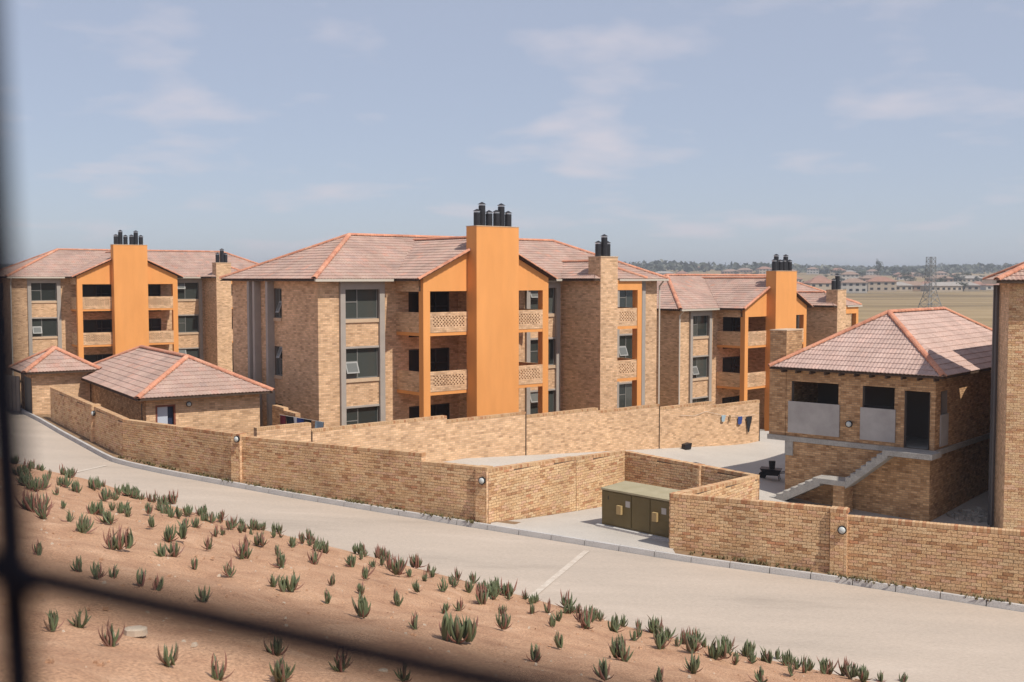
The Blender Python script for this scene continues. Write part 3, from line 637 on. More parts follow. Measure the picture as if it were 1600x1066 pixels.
def make_block():
    t = thing('apartment_block', '', 'building')
    Z0 = -3.5
    TF = lambda u, n, z: (u, -n, z)            # main front, plane y = 0
    TL = lambda u, n, z: (-n, u, z)            # left end, plane x = 0
    LEN, DEP = 21.6, 8.3
    cols = [(1.31, 3.10), (12.10, 13.88), (18.50, 20.28)]; WZ = [(f + .92, f + 2.27) for f in FL]
    ops = [(a, b_, z0, z1) for a, b_ in cols for z0, z1 in WZ]
    drs = []
    for f in FL:
        drs += [(4.75, 7.1, f, f + 2.1), (8.6, 10.85, f, f + 2.1), (15.95, 17.05, f, f + 2.1)]
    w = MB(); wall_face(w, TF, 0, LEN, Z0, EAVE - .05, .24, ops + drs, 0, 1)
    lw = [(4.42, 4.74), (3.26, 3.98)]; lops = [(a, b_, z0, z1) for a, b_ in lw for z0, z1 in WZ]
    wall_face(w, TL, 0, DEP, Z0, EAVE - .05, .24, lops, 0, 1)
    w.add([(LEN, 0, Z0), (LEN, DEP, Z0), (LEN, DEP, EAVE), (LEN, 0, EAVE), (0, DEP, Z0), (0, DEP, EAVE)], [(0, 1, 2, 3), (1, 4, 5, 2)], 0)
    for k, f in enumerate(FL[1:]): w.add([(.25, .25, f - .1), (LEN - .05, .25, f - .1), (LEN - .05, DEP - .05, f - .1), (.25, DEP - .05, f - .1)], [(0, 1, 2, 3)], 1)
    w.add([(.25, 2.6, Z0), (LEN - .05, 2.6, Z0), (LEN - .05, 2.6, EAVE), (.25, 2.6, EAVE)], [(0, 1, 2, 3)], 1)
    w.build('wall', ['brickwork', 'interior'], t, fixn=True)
    st = 0
    for a, b_ in cols:
        fr = MB()
        for u0, u1 in ((a - .25, a), (b_, b_ + .27)): tbox(fr, TF, (u0, .002, Z0), (u1, .13, EAVE - .45))
        tbox(fr, TF, (a - .25, .002, EAVE - .45), (b_ + .27, .13, EAVE - .06)); 
        for (z0, z1) in WZ: tbox(fr, TF, (a, .002, z1), (b_, .05, z1 + .09))
        fr.build('window_surround', 'frame_grey', t)
        for j, (z0, z1) in enumerate(WZ): st += 1; window(t, TF, a, b_, z0, z1, style=(2, 0, 1, 0, 2, 0)[st % 6])
    for (a, b_, z0, z1) in drs: door(t, TF, a, b_, z0, z1)
    # left end: narrow windows between projecting grey fins
    for u in (3.99, 5.30, 5.85): 
        f = MB(); tbox(f, TL, (u, .002, Z0), (u + .20, .34, EAVE - .10)); f.build('fin', 'frame_grey', t)
    f = MB(); tbox(f, TL, (5.50, .002, Z0), (5.85, .10, EAVE - .10)); f.build('fin', 'frame_grey', t)
    for a, b_ in lw:
        for j, (z0, z1) in enumerate(WZ): window(t, TL, a, b_, z0, z1, style=(1, 2, 1)[j] if b_ < 4 else 0, mull=.5)
    # gable with balconies
    GX0, GX1, GY = 4.06, 11.50, -2.15; TG = lambda u, n, z: (u, GY - n, z); GM = (GX0 + GX1) / 2
    SX0, SX1, SY, ST = 6.53, 9.03, -2.83, 9.75
    for u in (GX0, GX1 - .37): MB().box((u, GY, Z0), (u + .37, GY + .34, 6.82)).build('column', 'orange', t)
    zg = lambda x: EAVE + .06 + (min(x - GX0, GX1 - x) + .02) * .466
    for (a, b_) in ((GX0, SX0 - .002), (SX1 + .002, GX1)):
        MB().prism([(a, 6.822), (b_, 6.822), (b_, zg(b_)), (a, zg(a))], 'y', GY, GY + .2).build('gable_wall', 'orange', t)
    for (a, b_) in ((GX0 + .02, SX0), (SX1, GX1 - .02)):
        for f in FL[1:]:
            s_ = MB(); s_.box((a, GY + .015, f + .15), (b_, -.002, f + .30), 0); s_.build('balcony_slab', 'orange', t)
            lo_, hi_ = (GX0 + .37, SX0 - .002) if a < SX0 - 1 else (SX1 + .002, GX1 - .37)
            parapet(t, TG, lo_, hi_, f + .302, f + 1.21)
        MB().box((a, GY + .02, -.75), (b_, -.002, -.62)).build('balcony_slab', 'concrete', t)
        c_ = MB(); c_.box((a, GY + .205, 6.9), (b_, -.002, 6.98)); c_.build('balcony_ceiling', 'interior', t)
    for side, xx in ((-1, GX0 + .11), (1, GX1)):
        TS = lambda u, n, z, xx=xx: (xx - .11 + n + .0, u, z)
        for f in FL[1:]: 
            m_ = MB(); m_.box((xx - .108, GY + .342, f + .302), (xx - .002, -.003, f + 1.21)); m_.build('parapet', 'brickwork', t)
        m_ = MB(); m_.box((xx - .108, GY + .342, 6.80), (xx - .002, -.003, EAVE - .05)); m_.build('side_lintel', 'brickwork', t)
    s_ = MB(); s_.box((SX0, SY, Z0), (SX1, -2.08, ST)); stk = s_.build('chimney_stack', 'orange', t)
    MB().box((SX0 - .015, SY - .015, ST), (SX1 + .015, -2.065, ST + .035)).build('stack_cap', 'sill', stk)
    flues(stk, [(6.82, -2.5, .60), (7.17, -2.42, .93), (7.52, -2.5, .57), (7.96, -2.5, .60), (8.31, -2.42, .92), (8.66, -2.5, .58)], ST + .035)
    MB().box((GM - .15, -2.078, Z0), (GM + .15, -.003, 6.88)).build('partition', 'brickwork', t)
    # wing with brick chimney and orange balcony
    WX0, WX1, WY = 14.33, 17.32, -2.88
    wg = MB(); wg.box((WX0, -2.0, Z0), (WX0 + .24, -.003, EAVE - .05)); wg.build('wing_wall', 'brickwork', t)
    c_ = MB(); c_.box((WX0, WY, Z0), (15.54, -2.003, 8.45)); ch = c_.build('brick_chimney', 'brickwork', t)
    MB().box((WX0 - .02, WY - .02, 8.45), (15.56, -1.98, 8.50)).build('chimney_cap', 'sill', ch)
    flues(ch, [(14.63, -2.4, .62), (14.95, -2.5, .95), (15.27, -2.4, .62)], 8.50)
    TW = lambda u, n, z: (u, WY - n + .03, z)
    for f in FL[1:]:
        MB().box((15.545, WY + .03, f + .15), (WX1 - .02, -.003, f + .30)).build('balcony_slab', 'orange', t)
        parapet(t, TW, 15.545, WX1 - .33, f + .302, f + 1.21)
        MB().box((WX1 - .10, WY + .362, f + .302), (WX1 - .002, -.003, f + 1.21)).build('parapet', 'brickwork', t)
    MB().box((WX1 - .32, WY, Z0), (WX1, WY + .36, 6.80)).build('column', 'orange', t)
    MB().box((15.545, WY + .005, 6.802), (WX1, WY + .2, EAVE - .05)).build('balcony_lintel', 'orange', t)
    MB().box((15.545, WY + .205, 6.9), (WX1, -.003, 6.96)).build('balcony_ceiling', 'interior', t)
    # roofs
    roof, ra, rb = hip_roof(t, -.42, LEN + .42, -.42, DEP + .42, EAVE, TP, ns=4, under='timber')
    cp = math.sqrt(1 + .466 ** 2); c, s = 1 / cp, .466 / cp
    ex0, ex1 = GX0 - .40, GX1 + .40; half = (ex1 - ex0) / 2; yv = -2.30; S_ = half * cp; zr = EAVE + half * .466
    ymeet = (zr - EAVE) / TP - .42
    gr = MB(); p = [(ex0, yv, EAVE - .02), (ex0, -.42, EAVE - .02), (GM, ymeet, zr - .02), (GM, yv, zr - .02), (ex1, yv, EAVE - .02), (ex1, -.42, EAVE - .02)]
    pb = [(x, y, z - .07) for x, y, z in p]
    gr.add(p + pb, [(0, 1, 2, 3), (3, 2, 5, 4), (0, 3, 9, 6), (3, 4, 10, 9), (6, 9, 8, 7), (9, 10, 11, 8), (0, 6, 7, 1), (4, 5, 11, 10)])
    gr = gr.build('gable_roof', 'timber', t)
    k = (ymeet + .42) / S_
    tiled_face(gr, (ex0, 0, EAVE), (0, -1, 0), (c, 0, s), S_, lambda v: .42 - v * k, lambda v: -yv)
    tiled_face(gr, (ex1, 0, EAVE), (0, 1, 0), (-c, 0, s), S_, lambda v: yv, lambda v: -.42 + v * k)
    ridge_line(gr, (GM, yv, zr), (GM, ymeet + .1, zr))
    for xx in (ex0, ex1): 
        a, b_ = Vector((xx, yv - .02, EAVE)), Vector((GM, yv - .02, zr)); 
        ridge_line(gr, a, b_, lift=-.01, name='verge_tile', scale=.8)
    wx0, wx1 = WX0 - .4, WX1 + .4; wh = (wx1 - wx0) / 2; wm = (wx0 + wx1) / 2; wyf = WY + .02; wzr = EAVE + wh * .466; wS = wh * cp; wmeet = (wzr - EAVE) / TP - .42; E2 = EAVE + .006
    p = [(wx0, wyf, E2 - .03), (wx1, wyf, E2 - .03), (wx1, -.42, E2 - .03), (wx0, -.42, E2 - .03), (wm, wyf + wh, wzr - .03), (wm, wmeet, wzr - .03)]; pb = [(x, y, EAVE - .09) for x, y, z in p[:4]]
    wr = MB(); wr.add(p + pb, [(0, 1, 4), (1, 2, 5, 4), (3, 0, 4, 5), (0, 6, 7, 1), (1, 7, 8, 2), (3, 9, 6, 0), (9, 8, 7, 6)]); wr = wr.build('wing_roof', 'timber', t)
    k2 = (wmeet + .42) / wS
    tiled_face(wr, (wx0, 0, E2), (0, -1, 0), (c, 0, s), wS, lambda v: .42 - v * k2, lambda v: -wyf - v * c)
    tiled_face(wr, (wx1, 0, E2), (0, 1, 0), (-c, 0, s), wS, lambda v: wyf + v * c, lambda v: -.42 + v * k2)
    tiled_face(wr, (wx0, wyf, E2), (1, 0, 0), (0, c, s), wS, lambda v: v * c, lambda v: wx1 - wx0 - v * c)
    ridge_line(wr, (wm, wyf + wh, wzr), (wm, wmeet, wzr))
    for xx in (wx1,): ridge_line(wr, (xx, wyf, EAVE), (wm, wyf + wh, wzr), name='hip_tile')
    # gutters and downpipes
    def gutter(x0, x1, y): MB().box((x0, y - .11, EAVE - .10), (x1, y - .005, EAVE + .005)).build('gutter', 'gutter', t)
    gutter(-.40, 3.6, -.42); gutter(12.0, 13.9, -.42); gutter(17.75, LEN + .4, -.42); gutter(15.6, WX1 + .38, wyf - .01)
    for x in (-.08, LEN + .08):
        d = MB(); d.tube((x, -.45, EAVE - .08), (x, -.12, EAVE - .42), .045); d.tube((x, -.12, EAVE - .40), (x, -.12, Z0), .045); d.build('downpipe', 'pipe', t)
    return t
blk = make_block()
blk.location = (-8.42, 47.2, 0); blk.rotation_euler = (0, 0, math.radians(40))
blk['label'] = 'large centre apartment block with orange chimney stack nearest behind the stepped yard wall'; blk['group'] = 'three storey apartment blocks'
b1 = copy_tree(blk); b1.location = (-36.58, 79.62, .14); b1.rotation_euler = (0, 0, math.radians(35.1)); b1['label'] = 'leftmost apartment block with orange gable behind the tiled outbuilding'
b3 = copy_tree(blk); b3.location = (10.41, 67.81, -1.89); b3.rotation_euler = (0, 0, math.radians(44.4)); b3['label'] = 'apartment block with orange gable partly hidden behind the two storey building on the right'

bpy.data.objects.remove([o for o in blk.children if o.name.startswith('downpipe')][0])
# lean-to porch at the leftmost block
lt = thing('porch', 'small porch with tiled lean-to roof beside the leftmost block', 'porch', (-20.4, 87.4, 0), math.radians(35.1))
for px_ in (0.1, 2.6): MB().box((px_, -.0, -3), (px_ + .45, .4, 3.6)).build('pier', 'brickwork', lt)
MB().box((.55, .05, 1.0), (2.6, .2, 2.0)).build('panel', 'frame_grey', lt); MB().box((.1, .02, 3.2), (3.05, .38, 3.62)).build('lintel', 'brickwork', lt)
q = MB(); q.add([(-.3, -.5, 3.55), (3.4, -.5, 3.55), (3.4, 2, 4.7), (-.3, 2, 4.7), (-.3, -.5, 3.5), (3.4, -.5, 3.5), (3.4, 2, 4.6), (-.3, 2, 4.6)], [(0, 1, 2, 3), (0, 4, 5, 1), (1, 5, 6, 2), (3, 7, 4, 0), (7, 6, 5, 4)]); rf = q.build('roof', 'timber', lt)
tiled_face(rf, (-.3, -.5, 3.56), (1, 0, 0), (0, .908, .418), 2.75, lambda v: 0, lambda v: 3.7)

# ------------------------------------------------------------------ tiled outbuildings at the bend
def outbuilding(label, O, ang, a, b_, ze, rise, z0, n_obj, door_u, mat='tile', ov=.45):
    t = thing('outbuilding', label, 'building', (O[0], O[1], 0), math.radians(ang))
    TF = lambda u, n, z: (u, ov - n, z); TL = lambda u, n, z: (ov - n, u, z); TR_ = lambda u, n, z: (a - ov + n, u, z); TB = lambda u, n, z: (u, b_ - ov + n, z)
    w = MB(); ops = [door_u] if door_u else []
    wall_face(w, TF, ov, a - ov, z0, ze - .03, .2, ops, 0, 0); wall_face(w, TL, ov, b_ - ov, z0, ze - .03, .2, [], 1, 1)  # left side takes the brick with shade in its colour
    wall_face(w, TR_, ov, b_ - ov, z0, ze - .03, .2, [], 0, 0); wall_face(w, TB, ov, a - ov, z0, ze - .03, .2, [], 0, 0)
    w.build('wall', ['brickwork', 'brickwork_shaded'], t)
    hip_roof(t, 0, a, 0, b_, ze, rise / (min(a, b_) / 2), ns=8, n_obj=n_obj, mat=mat)
    if door_u:
        u0, u1, za, zb = door_u; f = MB()
        for (c, d) in ((u0, u0 + .07), (u1 - .07, u1)): tbox(f, TF, (c, -.14, za), (d, .01, zb))
        tbox(f, TF, (u0 + .07, -.14, zb - .07), (u1 - .07, .01, zb)); fr = f.build('door_frame', MAT_DOOR, t)
        tbox(MB(), TF, (u0 + .07, -.12, za), (u0 + (u1 - u0) * .62, -.07, zb - .07)).build('door_leaf', 'door_pale', fr); tbox(MB(), TF, (u0 + (u1 - u0) * .62, -.17, za), (u1 - .07, -.13, zb - .07)).build('door_gap', 'door_blue', fr)
    return t
MAT['door_pale'] = plain('pale_blue_door', (.48, .52, .60), .5); MAT['door_blue'] = plain('navy_door_leaf', (.02, .03, .07), .5); MAT_DOOR = plain('rust_red_door_frame', (.20, .06, .035), .6)
o1 = outbuilding('brick outbuilding with large hipped tile roof and pale blue door behind the wall bend', (-14.85, 42.9), 32.6, 5.62, 13.43, 2.62, 1.38, -.6, (150, 0, 300, 0), (.82, 1.62, -.2, 2.27))
MB().box((.44, 1.05, -.5), (.452, 1.2, 2.3)).build('downpipe', 'dark_metal', o1)
o2 = outbuilding('small brick guardhouse with hipped tile roof at the far bend of the road', (-22.58, 50.18), 34, 3.4, 3.6, 3.02, .98, -.5, (0, 0, 0, 0), None, ov=.4)
g_ = MB(); g_.box((.39, .05 + .5, .3), (.40, 2.2, 2.7)); g_.build('door', 'dark_metal', o2)
boundary_wall('short sunlit brick wall between the guardhouse and the outbuilding', (-19.8, 51.9), (-17.6, 53.3), [(0, 1, 2.55)], 0, real=False, n_obj=0)
gt = thing('driveway_gate', 'dark grey driveway gate left of the guardhouse', 'gate', (-27.0, 54.6, 0), math.radians(-38))
for k in range(12): MB().box((k * .36, 0, 1.0), (k * .36 + .3, .05, 2.7)).build('board', 'frame_grey', gt)
MB().box((-.02, .052, 1.2), (4.3, .10, 1.3)).build('rail', 'dark_metal', gt); MB().box((-.02, .052, 2.4), (4.3, .10, 2.5)).build('rail', 'dark_metal', gt)

# ------------------------------------------------------------------ two storey building on the right
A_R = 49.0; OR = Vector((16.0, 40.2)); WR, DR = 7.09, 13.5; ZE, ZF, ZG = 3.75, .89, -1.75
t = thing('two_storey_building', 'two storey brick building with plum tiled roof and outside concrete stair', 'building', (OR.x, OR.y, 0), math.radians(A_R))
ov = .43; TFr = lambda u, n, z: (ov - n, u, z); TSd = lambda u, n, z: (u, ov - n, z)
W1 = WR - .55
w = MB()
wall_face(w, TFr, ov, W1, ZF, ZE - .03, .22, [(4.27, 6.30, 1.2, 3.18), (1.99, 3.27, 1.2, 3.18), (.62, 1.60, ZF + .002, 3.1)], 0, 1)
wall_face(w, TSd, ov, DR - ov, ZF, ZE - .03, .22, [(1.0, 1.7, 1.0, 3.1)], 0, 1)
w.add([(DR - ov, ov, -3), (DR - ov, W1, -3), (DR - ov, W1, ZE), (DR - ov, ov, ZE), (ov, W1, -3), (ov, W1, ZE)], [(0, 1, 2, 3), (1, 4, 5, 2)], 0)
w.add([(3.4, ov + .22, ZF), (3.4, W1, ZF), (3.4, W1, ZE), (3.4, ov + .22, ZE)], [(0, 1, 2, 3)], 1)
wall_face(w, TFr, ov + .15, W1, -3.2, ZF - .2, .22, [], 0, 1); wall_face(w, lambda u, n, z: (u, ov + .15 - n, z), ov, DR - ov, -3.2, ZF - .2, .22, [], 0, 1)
w.build('wall', ['brickwork_shaded', 'interior'], t)
sl_ = MB(); sl_.box((ov - .08, ov - .08, ZF - .2), (DR - ov, WR + .25, ZF)); sl_.build('floor_slab', 'concrete', t)
MB().box((-.65, ov - .30, ZF - .2), (ov - .082, 1.80, ZF - .004)).build('landing', 'concrete', t)
for (a, b_, z0, z1) in ((4.20, 6.42, 1.05, 2.35), (1.93, 3.33, 1.05, 2.33)): tbox(MB(), TFr, (a, .003, z0), (b_, .06, z1)).build('infill_panel', 'panel', t)
tbox(MB(), TSd, (.95, .003, .98), (1.75, .05, 2.2)).build('infill_panel', 'panel', t)
tbox(MB(), TFr, (2.0, -.18, 2.33), (3.26, -.14, 2.40)).build('window_rail', 'dark_metal', t)
tbox(MB(), TFr, (.63, -.15, ZF + .02), (.70, -.10, 3.09)).build('door_frame', 'door_dark', t)
# stairs: two flights along the front, in -x of the wall
X0s, X1s = -.65, .22
def flight(y0, z0, y1, z1, n):
    mb = MB(); dy_ = (y1 - y0) / n; dz_ = (z1 - z0) / n
    prof = [(y0, z0)]
    for i in range(n): prof += [(y0 + dy_ * i, z0 + dz_ * (i + 1)), (y0 + dy_ * (i + 1), z0 + dz_ * (i + 1))]
    prof += [(y1, z1 - .16), (y0, z0 - .16)]
    top = prof[:-2]
    for i in range(n):
        a, b_ = y0 + dy_ * i, y0 + dy_ * (i + 1); zt = z0 + dz_ * i; u0, u1 = z0 + dz_ * i - .28, z0 + dz_ * (i + 1) - .28
        mb.add([(X0s, a, u0), (X1s, a, u0), (X1s, b_, u1), (X0s, b_, u1), (X0s, a, zt), (X1s, a, zt), (X1s, b_, zt), (X0s, b_, zt)], [(0, 3, 2, 1), (4, 5, 6, 7), (0, 1, 5, 4), (1, 2, 6, 5), (2, 3, 7, 6), (3, 0, 4, 7)])
    return mb.build('stair_flight', 'concrete', t)
flight(1.80, ZF - .01, 3.45, -.50, 8); MB().box((X0s - .02, 3.45, -.70), (X1s, 4.5, -.50)).build('stair_landing', 'concrete', t); flight(4.5, -.51, 7.0, -1.86, 8)
MB().box((X0s + .02, 3.50, -3), (X1s - .02, 3.95, -.702)).build('stair_pier', 'brickwork_shaded', t)
MB().box((ov - .06, W1 - .35, .1), (ov + .14, W1, ZF - .205)).build('concrete_post', 'concrete', t)
hip_roof(t, 0, DR, 0, WR, ZE, 2.22 / (WR / 2), ns=8, n_obj=(160, 0, 300, 0), mat='tile_plum')
rfx = MB()
for k in range(11): rfx.box((-.02, .3 + k * .62, ZE - .2), (ov - .01, .36 + k * .62, ZE - .095))
rfx.build('rafter_ends', 'timber', t)
tw = thing('brick_tower', 'narrow brick tower at the left end of the two storey building', 'tower', (OR.x, OR.y, 0), math.radians(A_R))
MB().box((ov + .02, W1 + .03, ZF), (ov + 1.45, WR + .22, 5.22)).build('wall', 'brickwork_shaded', tw); MB().box((ov, W1 + .01, 5.22), (ov + 1.47, WR + .24, 5.27)).build('cap', 'sill', tw)

# building cut by the right edge
MAT['fin_dark'] = plain('dark_grey_paint', (.11, .105, .11), .6); A2 = -17.5; O2 = at_depth(1573, 600, 38.0)
t2 = thing('edge_building', 'tall brick building with tiled eave cut off by the right edge of the photo', 'building', (O2.x, O2.y, 0), math.radians(A2))
MB().box((0, 0, -4), (9, 2.8, 7.22)).build('wall_core', 'brickwork', t2)
_ca, _sa = math.cos(math.radians(A_R)), math.sin(math.radians(A_R)); _c2, _s2 = math.cos(math.radians(A2)), math.sin(math.radians(A2))
def r_to_edge(x, y):
    wx_, wy_ = OR.x + x * _ca - y * _sa - O2.x, OR.y + x * _sa + y * _ca - O2.y; return (wx_ * _c2 + wy_ * _s2, -wx_ * _s2 + wy_ * _c2)
_q = [r_to_edge(*p_) for p_ in ((4.0, -5.5), (14, -5.5), (14, -.75), (4.0, -.75))]
MB().hexa([(*p_, -4) for p_ in _q], [(*p_, 7.05) for p_ in _q]).build('light_block_wing', 'brickwork_shaded', t2); MB().box((1.8, 2.803, -4), (8.9, 6.5, 7.05)).build('light_block_fill', 'brickwork_shaded', t2)  # unseen blocks added to keep light out of the alley
lay_bricks(t2, .004, 2.7, -2.2, 7.20, -.0, n_obj=300, near=lambda x, z: -x)
MB().box((-.20, 2.6, -4), (-.002, 2.79, 7.15)).build('fin', 'fin_dark', t2)
d_ = MB(); d_.tube((-.12, 2.3, -4), (-.12, 2.3, 7.1), .05); d_.build('downpipe', 'fin_dark', t2)
hip_roof(t2, -.45, 9.4, -.45, 3.2, 7.32, .47, ns=8, n_obj=(60, 0, 0, 0), mat='tile')
MB().box((-.58, -.4, 7.2), (-.455, 3.1, 7.33)).build('gutter', 'gutter', t2)

# ------------------------------------------------------------------ electrical kiosk
kd = Vector((1.85, -1.88)); kang = math.atan2(kd.y, kd.x); KL = 2.75
k_ = thing('electrical_kiosk', 'olive green electrical kiosk with paler lid in the wall recess', 'kiosk', (2.72, 32.55, -.08), kang)
MB().box((-.12, -.16, -.25), (KL, 1.25, .06)).build('plinth', 'kerb', k_)
MB().box((0, 0, .061), (KL, 1.1, 1.12)).build('body', 'kiosk', k_)
lid = MB(); lid.hexa([(-.02, -.03, 1.12), (KL + .02, -.03, 1.12), (KL + .02, 1.12, 1.12), (-.02, 1.12, 1.12)], [(-.015, -.025, 1.17), (KL + .015, -.025, 1.17), (KL + .015, 1.115, 1.23), (-.015, 1.115, 1.23)]); lid.build('lid', 'kiosk_top', k_)
for i, (a, b_, hu) in enumerate(((.04, 1.14, .62), (1.19, 1.84, None), (1.87, 2.70, .12))):
    d_ = MB(); d_.box((a, -.022, .12), (b_, -.002, 1.08)); dd = d_.build('door', 'kiosk', k_)
    if hu is not None:
        h_ = MB(); h_.box((a + hu, -.12, .48), (a + hu + .17, -.024, .74)); h_.build('lock_cover', 'kiosk_handle', dd)
        n_ = MB(); n_.box((a + hu + .28, -.030, .72), (a + hu + .45, -.024, .90)); n_.build('notice', 'label_white', dd)
MB().box((.25, -.026, .85), (.28, -.023, .96)).build('keyhole', 'dark_metal', k_)

# ------------------------------------------------------------------ wall lamps
def wall_lamp(label, p, nx, ny, r=.112):
    t_ = thing('wall_lamp', label, 'lamp', p, math.atan2(ny, nx) + math.pi / 2, 'round bulkhead wall lamps')
    m1 = MB(); n = 20
    m1.tube((0, -.06, 0), (0, 0, 0), r, r, n=n); m1.tube((0, .0, 0), (0, .04, 0), r * .7, r * .7, n=12); m1.build('housing', 'dark_metal', t_)
    m2 = MB(); vs = []
    for j in range(5):
        a = math.pi / 2 * j / 4
        for i in range(n): vs.append((r * .78 * math.cos(a) * math.cos(2 * math.pi * i / n), -.06 - .05 * math.sin(a), r * .78 * math.cos(a) * math.sin(2 * math.pi * i / n)))
    m2.add(vs, [(j * n + i, j * n + (i + 1) % n, (j + 1) * n + (i + 1) % n, (j + 1) * n + i) for j in range(4) for i in range(n)]); m2.build('lens', 'lamp_lens', t_, smooth=True)
def on_wall(px, py, P, Q, off):
    P, Q = Vector(P), Vector(Q); d = (Q - P).normalized(); n = Vector((d.y, -d.x)); r = ray(px, py); A = P + n * off
    k = (A.x * n.x + A.y * n.y) / (r.x * n.x + r.y * n.y); return Vector((0, 0, CAM_Z)) + r * k, n
for lab, px_, py_, P, Q, off in (('round wall lamp on the pier left of the recess with the kiosk', 754, 751, (-9.5, 36.8), (-.70, 31.92), .145), ('round wall lamp half way along the wall by the kerb', 371, 686, (-9.5, 36.8), (-.70, 31.92), .145),
        ('round wall lamp on the nearest pier at the lower right', 1316, 828, (8.22, 27.73), (16.6, 23.75), .145), ('round wall lamp on the shaded wall at the bend', 147, 646, (-21.01, 49.32), (-14.58, 40.52), .05)):
    p, n = on_wall(px_, py_, P, Q, off); wall_lamp(lab, p, n.x, n.y)
def loc_pt(o, x, y, z): c, s_ = math.cos(o.rotation_euler.z), math.sin(o.rotation_euler.z); return Vector((o.location.x + c * x - s_ * y, o.location.y + s_ * x + c * y, o.location.z + z))
def loc_n(o, x, y): c, s_ = math.cos(o.rotation_euler.z), math.sin(o.rotation_euler.z); return (c * x - s_ * y, s_ * x + c * y)
wall_lamp('round wall lamp beside the pale blue door of the outbuilding', loc_pt(o1, 2.15, .41, 2.25), *loc_n(o1, 0, -1))
wall_lamp('round wall lamp between the grey panels of the two storey building', loc_pt(t, ov - .045, 3.78, 1.62), *loc_n(t, -1, 0), r=.14)

# ------------------------------------------------------------------ washing, barrow, rubble
MAT['cloth_dark'] = plain('black_cloth', (.015, .016, .02), .9); MAT['cloth_blue'] = plain('blue_cloth', (.03, .06, .22), .9); MAT['cloth_pale'] = plain('pale_blue_cloth', (.32, .42, .48), .9)
MAT['cloth_red'] = plain('maroon_cloth', (.16, .02, .03), .9); MAT['cloth_white'] = plain('white_cloth', (.6, .6, .6), .9); MAT['cloth_tan'] = plain('tan_cloth', (.25, .16, .07), .9)
rn = Vector((dr.y, -dr.x))
def hang(label, px_, py_, w_, h_, mat, taper=.8):
    p, n = on_wall(px_, py_, REAR0, REAR1, .07); o = thing('garment', label, 'garment', p, math.atan2(dr.y, dr.x), 'washing on the stepped yard wall')
    mb = MB(); N_ = 7; vs = []
    for j in range(N_ + 1):
        for i in range(N_ + 1):
            s_, v = i / N_ - .5, j / N_; ww = w_ * (1 - (1 - taper) * v); vs.append((s_ * ww + .03 * math.sin(5 * v), -.012 - .03 * math.sin(9 * s_ + 3 * v) ** 2 * v, -h_ * v * (1 - .25 * abs(s_))))
    n2 = len(vs); vs += [(x, y + .012, z) for x, y, z in vs]
    fs = [(j * (N_ + 1) + i, j * (N_ + 1) + i + 1, (j + 1) * (N_ + 1) + i + 1, (j + 1) * (N_ + 1) + i) for j in range(N_) for i in range(N_)]
    mb.add(vs, fs + [tuple(k + n2 for k in f_)[::-1] for f_ in fs]); mb.build('cloth', mat, o, smooth=True, fixn=False)
hang('small pale blue cloth pinned on the stepped yard wall', 1130, 649, .34, .34, 'cloth_pale', .7); hang('tiny tan cloth on the stepped yard wall between the blue ones', 1140, 649, .12, .34, 'cloth_tan')
hang('crumpled dark blue garment on the stepped yard wall', 1156, 651, .36, .42, 'cloth_blue', .9); hang('black pointed garment hanging near the right end of the stepped yard wall', 1170, 651, .52, .85, 'cloth_dark', .25)
ln = MB(); pp = [on_wall(x, y, REAR0, REAR1, .05)[0] for x, y in ((1062, 649), (1085, 650), (1103, 643), (1130, 649), (1156, 651), (1180, 648))]
for a, b_ in zip(pp, pp[1:]): ln.tube(a, b_, .008, n=5)
tag(ln.build('washing_line', 'pipe'), 'thin washing line strung along the stepped yard wall', 'washing line')
wl = MB(); wa, wb = at_depth(437, 648, 42.6), at_depth(507, 660, 40.6); wl.tube(wa, wb, .008, n=5); tag(wl.build('washing_line', 'pipe'), 'washing line behind the wall by the outbuilding', 'washing line')
wd = (wb - wa).normalized()
for k, (mt, w_, h_, nm) in enumerate((('cloth_red', .35, .5, 'maroon shirt at the left end of the line behind the wall'), ('cloth_dark', .5, .5, 'black shirt second on the line behind the wall'), ('cloth_white', .3, .45, 'white shirt in the middle of the line behind the wall'), ('cloth_blue', .55, .42, 'navy trousers on the line behind the wall'), ('cloth_dark', .45, .38, 'dark trousers on the line behind the wall'), ('cloth_pale', .5, .4, 'pale blue garment at the right end of the line behind the wall'))):
    o = thing('garment', nm, 'garment', wa + (wb - wa) * ((.08, .24, .38, .5, .64, .9)[k]), math.atan2(wd.y, wd.x), 'washing behind the wall'); mb = MB()
    vs = [(x * w_, -.02 - .05 * math.sin(6 * x + k) * z, -h_ * z) for z in (0, .33, .66, 1) for x in (-.5, -.25, 0, .25, .5)]; n2 = len(vs); vs += [(x, y + .03, z) for x, y, z in vs]
    fs = [(j * 5 + i, j * 5 + i + 1, (j + 1) * 5 + i + 1, (j + 1) * 5 + i) for j in range(3) for i in range(4)]; mb.add(vs, fs + [tuple(q + n2 for q in f_)[::-1] for f_ in fs]); mb.build('cloth', mt, o, fixn=False, smooth=True)
bp = at_depth(1206, 751, 47.8); bz = yard_z(bp.x, bp.y)
br_ = thing('wheelbarrow', 'dark barrow with a black bucket on it in the shade beside the two storey building', 'wheelbarrow', (bp.x, bp.y, bz), math.radians(-20))
m1 = MB(); m1.hexa([(-.3, -.25, .22), (.3, -.25, .22), (.3, .25, .22), (-.3, .25, .22)], [(-.5, -.33, .52), (.42, -.33, .48), (.42, .33, .48), (-.5, .33, .52)]); m1.build('tray', 'dark_metal', br_)
m1 = MB(); m1.tube((-.42, -.04, .17), (-.42, .04, .17), .17, n=14); m1.build('wheel', 'dark_metal', br_)
